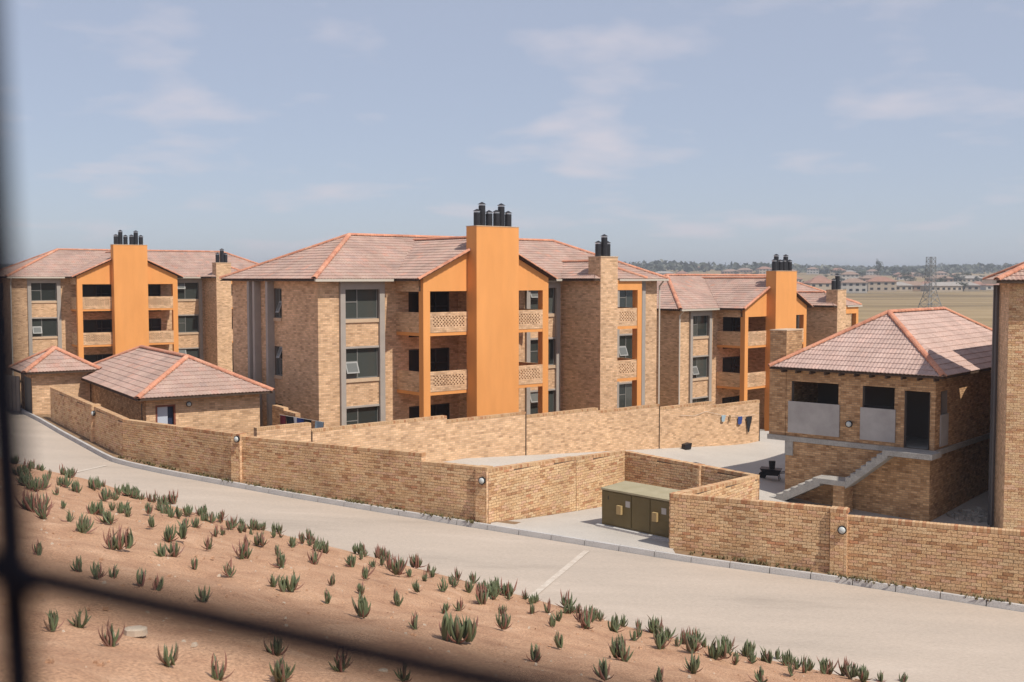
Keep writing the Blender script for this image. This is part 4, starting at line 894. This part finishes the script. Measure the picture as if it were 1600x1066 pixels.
for s_ in (-.22, .22):
    m1 = MB(); m1.tube((.3, s_, .22), (.34, s_, 0), .02, n=6); m1.build('leg', 'dark_metal', br_); m1 = MB(); m1.tube((-.42, s_ * .3, .17), (.95, s_ * 1.2, .45), .018, n=6); m1.build('handle', 'dark_metal', br_)
bk = thing('bucket', 'black bucket standing on the dark barrow', 'bucket', (bp.x, bp.y, bz + .50)); m1 = MB(); m1.tube((0, 0, 0), (0, 0, .32), .12, .15, n=14); m1.build('shell', 'cloth_dark', bk); m1 = MB(); m1.tube((-.14, 0, .34), (.14, 0, .34), .008, n=5); m1.build('handle', 'dark_metal', bk)
vp = at_depth(1072, 694, 52.6); m1 = MB(); m1.hexa([(-.2, -.14, 0), (.2, -.14, 0), (.2, .14, 0), (-.2, .14, 0)], [(-.18, -.12, .26), (.26, -.16, .30), (.26, .16, .30), (-.18, .12, .26)])
o = tag(m1.build('storm_drain_box', 'dark_metal'), 'small dark box at the foot of the stepped yard wall', 'box'); o.location = (vp.x, vp.y, yard_z(vp.x, vp.y)); o.rotation_euler.z = .7
rp = at_depth(1522, 806, 41.6); rub = thing('rubble_heap', 'heap of broken rubble in the shade beside the edge building', 'rubble', (rp.x, rp.y, yard_z(rp.x, rp.y) - .05))
rr = random.Random(3); ch = MB()
for k in range(130):
    r0 = rr.random() ** .5 * .85; a = rr.uniform(0, 6.28); s_ = rr.uniform(.06, .17); x, y = r0 * math.cos(a), r0 * math.sin(a) * .8; z = (.9 - r0) * .5 * rr.uniform(.3, 1)
    j = lambda: rr.uniform(.5, 1) * s_
    ch.hexa([(x - j(), y - j(), z - j()), (x + j(), y - j(), z - j()), (x + j(), y + j(), z - j()), (x - j(), y + j(), z - j())], [(x - j(), y - j(), z + j()), (x + j(), y - j(), z + j()), (x + j(), y + j(), z + j()), (x - j(), y + j(), z + j())], 0, rr.random())
stuff(ch.build('broken_concrete', 'concrete', rub))

# ------------------------------------------------------------------ succulents on the bank
def finger(L0, r0, curve, n=5):
    """one upright fleshy leaf: three-sided, tapering, curving upwards"""
    mb = MB(); k = 5; vs = []
    for j in range(n + 1):
        s_ = j / n; rad = r0 * (math.sin(math.pi * (.22 + .78 * s_)) ** .7 if j < n else .05) * (1.0 - .25 * s_); x = L0 * (s_ - curve * s_ * s_ * .5); z = L0 * curve * s_ * s_ * .75
        for i in range(k): a = 2 * math.pi * i / k; vs.append((x, rad * math.cos(a), z + rad * .85 * math.sin(a)))
    mb.add(vs, [(j * k + i, j * k + (i + 1) % k, (j + 1) * k + (i + 1) % k, (j + 1) * k + i) for j in range(n) for i in range(k)] + [tuple(range(n * k, n * k + k))]); return mb
LEAF = [finger(.22, .0175, .35).mesh('leaf', ['leaf'], smooth=True), finger(.26, .0165, .55).mesh('leaf', ['leaf'], smooth=True), finger(.18, .016, .2).mesh('leaf', ['leaf'], smooth=True), finger(.30, .015, .5).mesh('leaf', ['leaf_red'], smooth=True)]
LV = [(finger(.22, .018, .35, 4), 0), (finger(.26, .017, .55, 4), 0), (finger(.18, .0165, .2, 4), 0), (finger(.30, .016, .3, 4), 1)]
def plant_spec(rng, w_):
    out = []; red = rng.random() < .28; n = rng.randint(15, 24) if w_ > .32 else rng.randint(11, 17); heads = 1 if w_ < .34 else rng.choice((2, 3))
    for h in range(heads):
        ox, oy = (0, 0) if heads == 1 else (rng.uniform(-.5, .5) * w_ * .7, rng.uniform(-.5, .5) * w_ * .5)
        for k in range(n if heads == 1 else int(n * .7)):
            el = rng.choice((rng.uniform(.9, 1.45), rng.uniform(.55, 1.1), rng.uniform(.9, 1.4))); az = rng.uniform(0, 6.283); out.append((3 if red and rng.random() < .28 else rng.choice((0, 0, 1, 2)), ox + rng.uniform(-.03, .03), oy + rng.uniform(-.03, .03), el, az, rng.uniform(.75, 1.2)))
        for k in range(rng.randint(1, 4)): out.append((3, ox, oy, rng.uniform(.05, .4), rng.uniform(0, 6.283), rng.uniform(.4, .8)))
    return out
def leaf_M(sp, s_):
    k, ox, oy, el, az, q = sp; return Matrix.Translation((ox, oy, .01)) @ Matrix.Rotation(az, 4, 'Z') @ Matrix.Rotation(-el, 4, 'Y') @ Matrix.Scale(q * s_, 4)
R2 = [(140,240,90),(178,236,70),(215,182,40),(245,260,50),(280,226,100),(345,250,90),(410,236,70),(455,285,70),(530,260,60),(560,268,50),(590,276,55),(150,330,110),(185,362,90),(272,318,45),(300,376,60),(370,425,100),(412,346,70),(470,380,70),(485,326,50),(535,338,60),(552,356,60),(640,342,60),(660,290,50),(700,330,60),(745,302,60),(760,360,70),(800,350,60),(655,400,70),(520,495,100),(755,455,100),(735,530,100),(800,405,60),(845,400,60),(900,495,70),(930,440,50),(875,370,40),(910,382,60),(955,375,50),(1000,405,60),(1045,397,50),(1095,410,60),(1135,412,50),(1110,480,80),(1060,490,60),(1040,535,80),(840,580,60),(995,612,80),(1195,518,50),(1200,575,90),(1180,442,40),(1212,442,40),(1260,486,60),(1305,466,50),(1180,655,70),(1240,676,100),(1355,560,70),(1360,472,40),(960,432,40),(340,592,80),(420,622,90),(490,626,80),(610,650,90),(680,672,80),(880,720,80),(165,520,50),(230,846,90),(340,836,100),(485,916,85),(730,996,110),(935,1066,100),(1212,1066,100),(1195,960,80),(90,180,90),(110,215,70)]
R3 = [(185,240,60),(235,222,40),(272,232,30),(340,267,90),(300,330,60),(465,340,80),(525,302,30),(585,342,50),(630,332,60),(690,385,110),(770,390,60),(545,402,80),(845,412,40),(880,392,40),(810,467,80),(935,462,80),(990,440,50),(1065,467,80),(1115,457,30),(1150,527,100),(1215,477,40),(1265,503,40),(380,430,60),(355,522,90),(530,477,80),(705,537,100),(530,602,150),(1015,562,70),(795,656,100),(1000,716,200),(940,572,60),(1225,580,70),(1240,652,110),(1345,502,50),(1390,522,60),(1380,572,60),(1460,572,70),(1510,612,80),(1545,572,60),(1590,572,50),(1480,642,80),(1520,746,110),(1395,816,120),(135,912,90),(420,862,100),(740,915,100)]
R4 = [(240,266,60),(295,326,80),(350,287,50),(430,312,60),(530,332,25),(600,346,90),(455,456,110),(620,420,90),(690,402,50),(750,426,90),(865,462,110),(930,476,60),(1000,472,60),(1055,467,40),(1105,457,60),(755,512,100),(385,541,110),(615,552,80),(1165,522,70),(1215,512,70),(1300,516,80),(1035,556,90),(1465,552,80),(1540,552,60),(510,377,40),(1630,556,60)]
spots = [(x / 2.762, 680 + y / 2.762, w_ / 2.762) for x, y, w_ in R2] + [(400 + x / 3.2, 780 + y / 3.2, w_ / 3.2) for x, y, w_ in R3] + [(800 + x / 2.667, 860 + y / 2.667, w_ / 2.667) for x, y, w_ in R4]
rng = random.Random(11); plants = []
for (x, y, w_) in spots:
    p = at_bank(x, y); plants.append((p, w_ * p.y / F_PX, x, y))
for k in range(64):   # the close row along the road edge
    f_ = k / 63; px_ = 45 + 1330 * f_ + rng.uniform(-10, 10); a_ = at_road(px_, 744 + (px_ - 100) * .252)
    q0 = toe_q(a_.x, a_.y); tgt = rng.uniform(.15, .95); P_ = Vector((a_.x, a_.y)) + Vector((-.6, -.8)) * (tgt - q0)
    q0 = toe_q(P_.x, P_.y); P_ += Vector((-.6, -.8)) * (tgt - q0); pz_ = Vector((P_.x, P_.y, bank_z(P_.x, P_.y)))
    plants.append((pz_, rng.uniform(.24, .40), CX + F_PX * P_.x / P_.y, HOR + F_PX * (CAM_Z - pz_.z) / P_.y))
for k in range(46):   # and a looser second row behind it
    f_ = k / 45; px_ = 55 + 1150 * f_ + rng.uniform(-14, 14); a_ = at_road(px_, 744 + (px_ - 100) * .252); tgt = rng.uniform(1.0, 3.0); P_ = Vector((a_.x, a_.y))
    for _ in range(2): P_ += Vector((-.6, -.8)) * (tgt - toe_q(P_.x, P_.y))
    if any((Vector((q_[0].x, q_[0].y)) - P_).length < .45 for q_ in plants): continue
    pz_ = Vector((P_.x, P_.y, bank_z(P_.x, P_.y))); plants.append((pz_, rng.uniform(.22, .40), CX + F_PX * P_.x / P_.y, HOR + F_PX * (CAM_Z - pz_.z) / P_.y))
order = sorted(range(len(plants)), key=lambda i: plants[i][0].y); near_ids = set([i for i in order if plants[i][3] < 1085][:46])
words = ['first', 'second', 'third', 'fourth', 'fifth', 'sixth', 'seventh', 'eighth', 'ninth', 'tenth', 'eleventh', 'twelfth', 'thirteenth', 'fourteenth', 'fifteenth', 'sixteenth', 'seventeenth', 'eighteenth', 'nineteenth', 'twentieth']
def nth(k):
    if k < 20: return words[k]
    k += 1; return '%d%s' % (k, 'th' if k % 10 not in (1, 2, 3) or k // 10 == 1 else ('st', 'nd', 'rd')[k % 10 - 1])
labels = {}; bands = {}
for i, (p, w_, px_, py_) in enumerate(plants):
    q_ = toe_q(p.x, p.y); bands.setdefault(0 if q_ < 1.3 else 1 if q_ < 2.8 else 2 if q_ < 4.6 else 3 if q_ < 7 else 4, []).append(i)
for b_, ids in bands.items():
    row = ('row along the road edge', 'second row from the road', 'third row from the road', 'row half way up the bank', 'row nearest the dark rail')[b_]
    for k, i in enumerate(sorted(ids, key=lambda j: plants[j][2])):
        w_ = plants[i][1]; size = 'small' if w_ < .27 else 'large' if w_ > .42 else 'medium'
        labels[i] = ('%s finger-leaved succulent in the %s, %s from the left' % (size, row, nth(k)), 'succulents on the sandy bank')
for i, (p, w_, px_, py_) in enumerate(plants):
    sp = plant_spec(rng, w_); s_ = max(.9, min(1.7, w_ / .265)); q_ = toe_q(p.x, p.y); rz = rng.uniform(0, 6.28)
    lab, grp = labels[i]
    if i in near_ids:
        o = thing('succulent_plant', lab, 'plant', p, rz, grp)
        for l in sp: link('stem' if l[0] == 3 else 'leaf', LEAF[l[0]], o, leaf_M(l, s_))
    else:
        mb = MB()
        for l in sp:
            src, mi = LV[l[0]]; M_ = leaf_M(l, s_); mb.add([M_ @ Vector(v) for v in src.v], src.f, mi, rng.random() * .9)
        o = tag(mb.build('succulent_plant', ['leaf', 'leaf_red'], smooth=True, fixn=False, uv=False), lab, 'plant', grp); o.location = p; o.rotation_euler.z = rz
# pebbles, clods and a flat stone
pb_ = MB()
for k in range(5200):
    x_, y_ = rng.uniform(-15, 10), rng.uniform(6, 34)
    if toe_q(x_, y_) < .3: continue
    z = bank_z(x_, y_); s_ = rng.choice((.008, .010, .013, .018, .024, .034)) * rng.uniform(.6, 1.2); j = lambda: rng.uniform(.6, 1) * s_
    pb_.hexa([(x_ - j(), y_ - j(), z - s_ * .4), (x_ + j(), y_ - j(), z - s_ * .4), (x_ + j(), y_ + j(), z - s_ * .4), (x_ - j(), y_ + j(), z - s_ * .4)], [(x_ - j() * .6, y_ - j() * .6, z + j() * .7), (x_ + j() * .6, y_ - j() * .6, z + j() * .7), (x_ + j() * .6, y_ + j() * .6, z + j() * .7), (x_ - j() * .6, y_ + j() * .6, z + j() * .7)], 0 if rng.random() < .75 else 1, rng.random())
stuff(tag(pb_.build('pebbles', ['sand', 'stone'], uv=False), 'scattered pebbles and clods on the sandy bank', 'pebbles'))
def stone(label, px_, py_, s_):
    p = at_bank(px_, py_); mb = MB(); n = 9; rs = [rng.uniform(.7, 1.1) for _ in range(n)]; a = [(s_ * rs[i] * math.cos(6.283 * i / n), s_ * .7 * rs[i] * math.sin(6.283 * i / n)) for i in range(n)]
    vs = [(x, y, -.02) for x, y in a] + [(x * .95, y * .95, s_ * .25) for x, y in a] + [(x * .7, y * .7, s_ * .34) for x, y in a]
    mb.add(vs, [(i, (i + 1) % n, n + (i + 1) % n, n + i) for i in range(n)] + [(n + i, n + (i + 1) % n, 2 * n + (i + 1) % n, 2 * n + i) for i in range(n)] + [tuple(range(2 * n, 3 * n))])
    o = tag(mb.build('stone', 'stone'), label, 'stone'); o.location = p
stone('flat pale stone on the sand below the dark rail at the lower left', 212, 988, .13); stone('small white stone under a succulent on the left bank', 439, 889, .045); stone('small white pebble on sand at the bottom right of the bank', 846, 1050, .04); stone('pale stone on the sand below the rail', 598, 1050, .07)
# weeds along the wall foot
wd_ = MB()
for (P, Q, d0) in (((-14.6, 40.4), (-9.5, 36.7), .9), ((-9.5, 36.7), (-.9, 31.9), 1.0), ((4.5, 29.5), (8.3, 27.6), 1.0), ((8.3, 27.5), (15, 24.2), 1.0)):
    P, Q = Vector(P), Vector(Q); n = Vector(((Q - P).y, -(Q - P).x)).normalized(); ln_ = (Q - P).length
    for k in range(int(ln_ * 30)):
        c = P.lerp(Q, rng.random()) + n * rng.uniform(.02, .26); 
        if math.sin(c.x * 2.3) + math.sin(c.x * 5.1 + 1) < rng.uniform(-2.0, .9): continue
        z = road_z(c.x) + .12
        for b_ in range(7):
            a = rng.uniform(0, 6.28); h = rng.uniform(.04, .12); w2 = .012; e = Vector((math.cos(a), math.sin(a), 0)); s2 = Vector((-e.y, e.x, 0)) * w2; b0 = Vector((c.x, c.y, z)); tp = b0 + e * h * rng.uniform(.2, .9) + Vector((0, 0, h))
            wd_.add([b0 - s2, b0 + s2, (b0 + tp) / 2 + s2, tp, (b0 + tp) / 2 - s2], [(0, 1, 2, 3, 4)], 0, rng.random())
stuff(tag(wd_.build('weeds', 'weed', fixn=False, uv=False), 'dry weeds growing along the foot of the brick wall', 'weeds'))

# ------------------------------------------------------------------ far side: trees, houses, pylon
def tree_meshes(seed, mat, n=420, wide=1.0):
    rg = random.Random(seed); tr = MB(); tr.tube((0, 0, 0), (.02, .01, .45), .045, .028, n=6)
    clumps = []
    for k in range(8):
        a = rg.uniform(0, 6.28); r0 = rg.uniform(.1, .42) * wide; c = Vector((r0 * math.cos(a), r0 * math.sin(a), rg.uniform(.42, .86))); clumps.append((c, rg.uniform(.12, .24))); tr.tube((.02, .01, .40), c, .02, .006, n=4)
    cr_ = MB()
    for k in range(n):
        c, r0 = rg.choice(clumps); d = Vector((rg.gauss(0, 1), rg.gauss(0, 1), rg.gauss(0, .8))).normalized() * r0 * rg.random() ** .35; p = c + d; s_ = rg.uniform(.025, .055)
        u = Vector((rg.uniform(-1, 1), rg.uniform(-1, 1), rg.uniform(-1, 1))).normalized(); v = u.cross(Vector((rg.uniform(-1, 1), rg.uniform(-1, 1), rg.uniform(-1, 1)))).normalized()
        cr_.add([p - u * s_, p + v * s_ * .6, p + u * s_, p - v * s_ * .6], [(0, 1, 2, 3)], 0, rg.random())
    return tr.mesh('trunk', ['bark']), cr_.mesh('crown', [mat], fixn=False, uv=False)
TREES = [tree_meshes(s_, 'tree_leaf', wide=w_) for s_, w_ in ((1, 1), (2, 1.3), (3, .8), (4, 1.15))]; BUSH = [tree_meshes(s_, 'bush_leaf', 300, 1.5) for s_ in (9, 10)]
def put_tree(label, p, h, kind, grp, name='tree', cat='tree', wx=1.0):
    o = thing(name, label, cat, p, rng.uniform(0, 6.28), grp); o.scale = (h * wx, h * wx, h); link('trunk', kind[0], o); link('crown', kind[1], o)
def house_meshes(w_, d_, h_, rise):
    wl_ = MB(); wl_.box((-w_ / 2, 0, -2), (w_ / 2, d_, h_)); e = .5
    rf_ = MB(); x0, x1, y0, y1 = -w_ / 2 - e, w_ / 2 + e, -e, d_ + e; hh = (y1 - y0) / 2
    rf_.add([(x0, y0, h_), (x1, y0, h_), (x1, y1, h_), (x0, y1, h_), (x0 + hh, y0 + hh, h_ + rise), (x1 - hh, y0 + hh, h_ + rise), (x0, y0, h_ - .2), (x1, y0, h_ - .2), (x1, y1, h_ - .2), (x0, y1, h_ - .2)], [(0, 1, 5, 4), (1, 2, 5), (2, 3, 4, 5), (3, 0, 4), (0, 6, 7, 1), (1, 7, 8, 2), (2, 8, 9, 3), (3, 9, 6, 0), (9, 8, 7, 6)])
    wins = []; n = max(2, int(w_ / 3.2)); fl_ = 2 if h_ > 4.5 else 1
    for f in range(fl_):
        for k in range(n):
            x = -w_ / 2 + w_ * (k + .5) / n; wins.append(((x - .8, -.06, f * 2.8 + .95), (x + .8, .02, f * 2.8 + 2.15)))
    return wl_, rf_, wins
HW = [noisy('house_cream', [(.3, (.38, .31, .24)), (.7, (.44, .37, .29))], .5, .9, bmp=0), noisy('house_white', [(.3, (.46, .43, .39)), (.7, (.52, .48, .43))], .5, .9, bmp=0), noisy('house_brown', [(.3, (.30, .20, .14)), (.7, (.36, .25, .18))], .5, .9, bmp=0)]
HR = [noisy('far_roof_red', [(.3, (.27, .145, .105)), (.7, (.34, .19, .14))], .4, .9, bmp=0), noisy('far_roof_brown', [(.3, (.24, .16, .12)), (.7, (.32, .22, .17))], .4, .9, bmp=0), noisy('far_roof_grey', [(.3, (.28, .25, .23)), (.7, (.36, .33, .30))], .4, .9, bmp=0)]
HSETS = []
for (w_, d_, h_, r_, a, b_) in ((15, 10, 5.6, 2.6, 0, 0), (12, 9, 3.0, 2.3, 1, 0), (17, 10, 3.1, 2.4, 2, 1), (13, 9, 5.5, 2.2, 1, 1), (20, 9, 3.2, 2.0, 0, 2), (10, 8, 3.0, 2.1, 2, 0)):
    wl_, rf_, wins = house_meshes(w_, d_, h_, r_); HSETS.append((wl_.mesh('wall', [HW[a]]), rf_.mesh('roof', [HR[b_]]), [MB().box(*q).mesh('window', ['door_glass']) for q in wins], ('two storey ' if h_ > 4.5 else 'single storey ') + ('cream', 'white', 'brown')[a] + ' house with ' + ('red', 'brown', 'grey')[b_] + ' roof'))
def put_house(k, px_, Y, note, rot=0.0):
    X = (px_ - CX) / F_PX * Y; wl_, rf_, wins, lab = HSETS[k]; o = thing('house', lab + note, 'house', (X, Y, terrain_z(X, Y)), rot, 'houses beyond the dry field'); link('wall', wl_, o); link('roof', rf_, o)
    for q in wins: link('window', q, o)
words = ['first', 'second', 'third', 'fourth', 'fifth', 'sixth', 'seventh', 'eighth', 'ninth', 'tenth', 'eleventh', 'twelfth', 'thirteenth', 'fourteenth', 'fifteenth', 'sixteenth', 'seventeenth', 'eighteenth', 'nineteenth', 'twentieth']
front = [(1222, 630, 3), (1252, 600, 1), (1287, 560, 0), (1334, 575, 3), (1378, 600, 0), (1398, 610, 4), (1425, 615, 2), (1452, 640, 1), (1478, 600, 4), (1500, 615, 4), (1532, 660, 5), (1556, 640, 1), (1590, 650, 2), (1170, 640, 1), (1640, 640, 3), (1690, 650, 0)]
for n_, (x, Y, k) in enumerate(sorted(front)): put_house(k, x, Y, ', front row, %s from left' % words[n_], rng.uniform(-.25, .25))
rg = random.Random(5); mid = []
for n_ in range(14): mid.append((1005 + n_ * 46 + rg.uniform(-9, 9), rg.uniform(760, 900)))
for n_, (x, Y) in enumerate(mid): put_house(rg.randrange(6), x, Y, ', middle row, %s from left' % words[n_], rg.uniform(-.4, .4))
back = [(1000 + n_ * 33 + rg.uniform(-12, 12), rg.uniform(1050, 1350)) for n_ in range(16)]
for n_, (x, Y) in enumerate(back): put_house(rg.randrange(6), x, Y, ', farthest row, %s from left' % words[n_], rg.uniform(-.4, .4))
far_trees = sorted([985 + rg.random() * 660 for _ in range(24)]) + sorted([985 + rg.random() * 660 for _ in range(38)])
for n_ in range(62):
    x = far_trees[n_]; Y = rg.uniform(590, 700) if n_ < 24 else rg.uniform(720, 1100); X = (x - CX) / F_PX * Y
    put_tree('dark tree %s, %s from the left' % (('beside the front row of houses beyond the field', nth(n_)) if n_ < 24 else ('among the farther houses beyond the field', nth(n_ - 24))), (X, Y, terrain_z(X, Y) - .3), rg.uniform(4.5, 8.5), rg.choice(TREES), 'trees among the far houses', wx=rg.uniform(.8, 1.5))
X = (1371 - CX) / F_PX * 900; put_tree('tall dark slender tree rising above the far houses', (X, 900, terrain_z(X, 900)), 17, TREES[2], None, wx=.45)
for n_, (x, Y, h) in enumerate(((1368, 118, 3.6), (1402, 122, 3.2), (1420, 128, 4.6), (1438, 130, 5.0), (1458, 126, 4.6), (1478, 124, 4.2), (1498, 120, 3.8), (1512, 112, 3.4), (1528, 108, 3.6), (1545, 104, 3.6), (1560, 104, 3.6), (1575, 100, 3.4), (1340, 120, 3.0))):
    X = (x - CX) / F_PX * Y; put_tree('brown dry bush behind the plum tiled roof, number %s along the field edge' % nth(n_), (X, Y, terrain_z(X, Y) - .2), h * .8, BUSH[n_ % 2], 'dry bushes behind the two storey building', 'bush', 'bush', 1.3)
wood = MB(); rg = random.Random(8)   # the wooded skyline reads as one mass
for k in range(9000):
    Y = rg.uniform(1250, 2400); X = rg.uniform(-.62, .62) * Y; cl = math.sin(X / 60 + Y / 90) + math.sin(X / 23 - Y / 200)
    if cl < -.9 + rg.uniform(-.6, .6): continue
    s_ = rg.uniform(4, 9); z = terrain_z(X, Y) + rg.uniform(0, 4) + 1.6 * cl; c = Vector((X, Y, z))
    for q in range(5):
        p = c + Vector((rg.uniform(-6, 6), rg.uniform(-3, 3), rg.uniform(-3, 4))); u = Vector((rg.uniform(-1, 1), rg.uniform(-.4, .4), rg.uniform(-.6, .6))).normalized() * s_ * .55; v = Vector((rg.uniform(-.3, .3), rg.uniform(-1, 1), rg.uniform(-1, 1))).normalized() * s_ * .4
        wood.add([p - u, p + v, p + u, p - v], [(0, 1, 2, 3)], 0, rg.random())
stuff(tag(wood.build('distant_woodland', 'tree_leaf', fixn=False, uv=False), 'dark wooded skyline along the horizon', 'woodland'))
PY = 330.0; PX = (1453 - CX) / F_PX * PY; pz = terrain_z(PX, PY)
MAT['pylon'] = plain('galvanised_lattice', (.20, .205, .21), .55, .3)
py_ = thing('pylon', 'grey lattice steel power pylon standing in the dry field', 'pylon', (PX, PY, pz), .3); HT = CAM_Z + (HOR - 402) / F_PX * PY - pz
def wdt(z): return interp(z / HT, [(0, 2.6), (.45, 1.15), (1, .95)])
zs = [0, .16, .30, .42, .52, .61, .69, .77, .85, .92, 1.0]
for sx, sy in ((-1, -1), (1, -1), (1, 1), (-1, 1)):
    m_ = MB()
    for a, b_ in zip(zs, zs[1:]): m_.tube((sx * wdt(a * HT), sy * wdt(a * HT), a * HT), (sx * wdt(b_ * HT), sy * wdt(b_ * HT), b_ * HT), .11, n=5)
    m_.build('leg', 'pylon', py_)
cs = ((-1, -1), (1, -1), (1, 1), (-1, 1))
for k in range(4):
    m_ = MB(); (ax, ay), (bx_, by) = cs[k], cs[(k + 1) % 4]
    for a, b_ in zip(zs, zs[1:]):
        wa_, wb_ = wdt(a * HT), wdt(b_ * HT); m_.tube((ax * wa_, ay * wa_, a * HT), (bx_ * wb_, by * wb_, b_ * HT), .06, n=4); m_.tube((bx_ * wa_, by * wa_, a * HT), (ax * wb_, ay * wb_, b_ * HT), .06, n=4); m_.tube((ax * wb_, ay * wb_, b_ * HT), (bx_ * wb_, by * wb_, b_ * HT), .06, n=4)
    m_.build('bracing', 'pylon', py_)
for k, (z, dx_) in enumerate(((HT * .42, 0), (HT * .44, 1.0), (HT * .72, 0))):
    m_ = MB(); pts = [Vector((PX - 70 + 210 * q / 20, PY - 60 + 190 * q / 20 + dx_ * 3, pz + z + (1.2 * ((q - 6.5) / 10) ** 2) - 1)) for q in range(21)]
    for a, b_ in zip(pts, pts[1:]): m_.tube(a, b_, .035, n=4)
    tag(m_.build('power_line', 'pylon'), 'thin power line crossing the sky beside the pylon, %s' % ('lowest of three', 'middle one of three', 'highest of three')[k], 'power line')

# ------------------------------------------------------------------ dark steel fence close to the camera
P1 = at_depth(20, 896, .30); zr_ = P1.z; P2 = at_z(850, 1082, zr_); fd = (P2 - P1); fd.z = 0; fd.normalize()
fe = thing('steel_fence', 'out of focus black steel fence post and rail close to the camera', 'fence', (P1.x, P1.y, bank_z(P1.x, P1.y)), math.atan2(fd.y, fd.x)); zl = zr_ - fe.location.z
for x in (-1.2, 0, 1.2): ln_ = .052; MB().hexa([(x - .0037 + ln_ * (zl + .4), -.0040, -.4), (x + .0037 + ln_ * (zl + .4), -.0040, -.4), (x + .0037 + ln_ * (zl + .4), .0040, -.4), (x - .0037 + ln_ * (zl + .4), .0040, -.4)], [(x - .0037 - ln_ * (3 - zl), -.0040, 3.0), (x + .0037 - ln_ * (3 - zl), -.0040, 3.0), (x + .0037 - ln_ * (3 - zl), .0040, 3.0), (x - .0037 - ln_ * (3 - zl), .0040, 3.0)]).build('post', 'fence', fe)
for z in (zl, 2.9, .5):
    for x in (-1.2, 0): m_ = MB(); m_.tube((x + .003, 0, z), (x + 1.197, 0, z), .0050, n=10); m_.build('rail', 'fence', fe)

# ------------------------------------------------------------------ haze: the air between the camera and the far houses
hz = MB().box((-9500, -200, -8), (9500, 9000, 62)).build('haze', [], uv=False)
m, nt, b = new_mat('pale_haze'); nt.nodes.remove(b); pv = nd(nt, 'ShaderNodeVolumePrincipled'); pv.inputs['Color'].default_value = (.80, .86, .95, 1); pv.inputs['Density'].default_value = .00035; pv.inputs['Anisotropy'].default_value = 0.2
nt.links.new(pv.outputs[0], nt.nodes['Material Output'].inputs['Volume']); hz.data.materials.append(m); stuff(hz); hz['label'] = 'thin pale haze in the air over the far field and houses'; hz['category'] = 'haze'
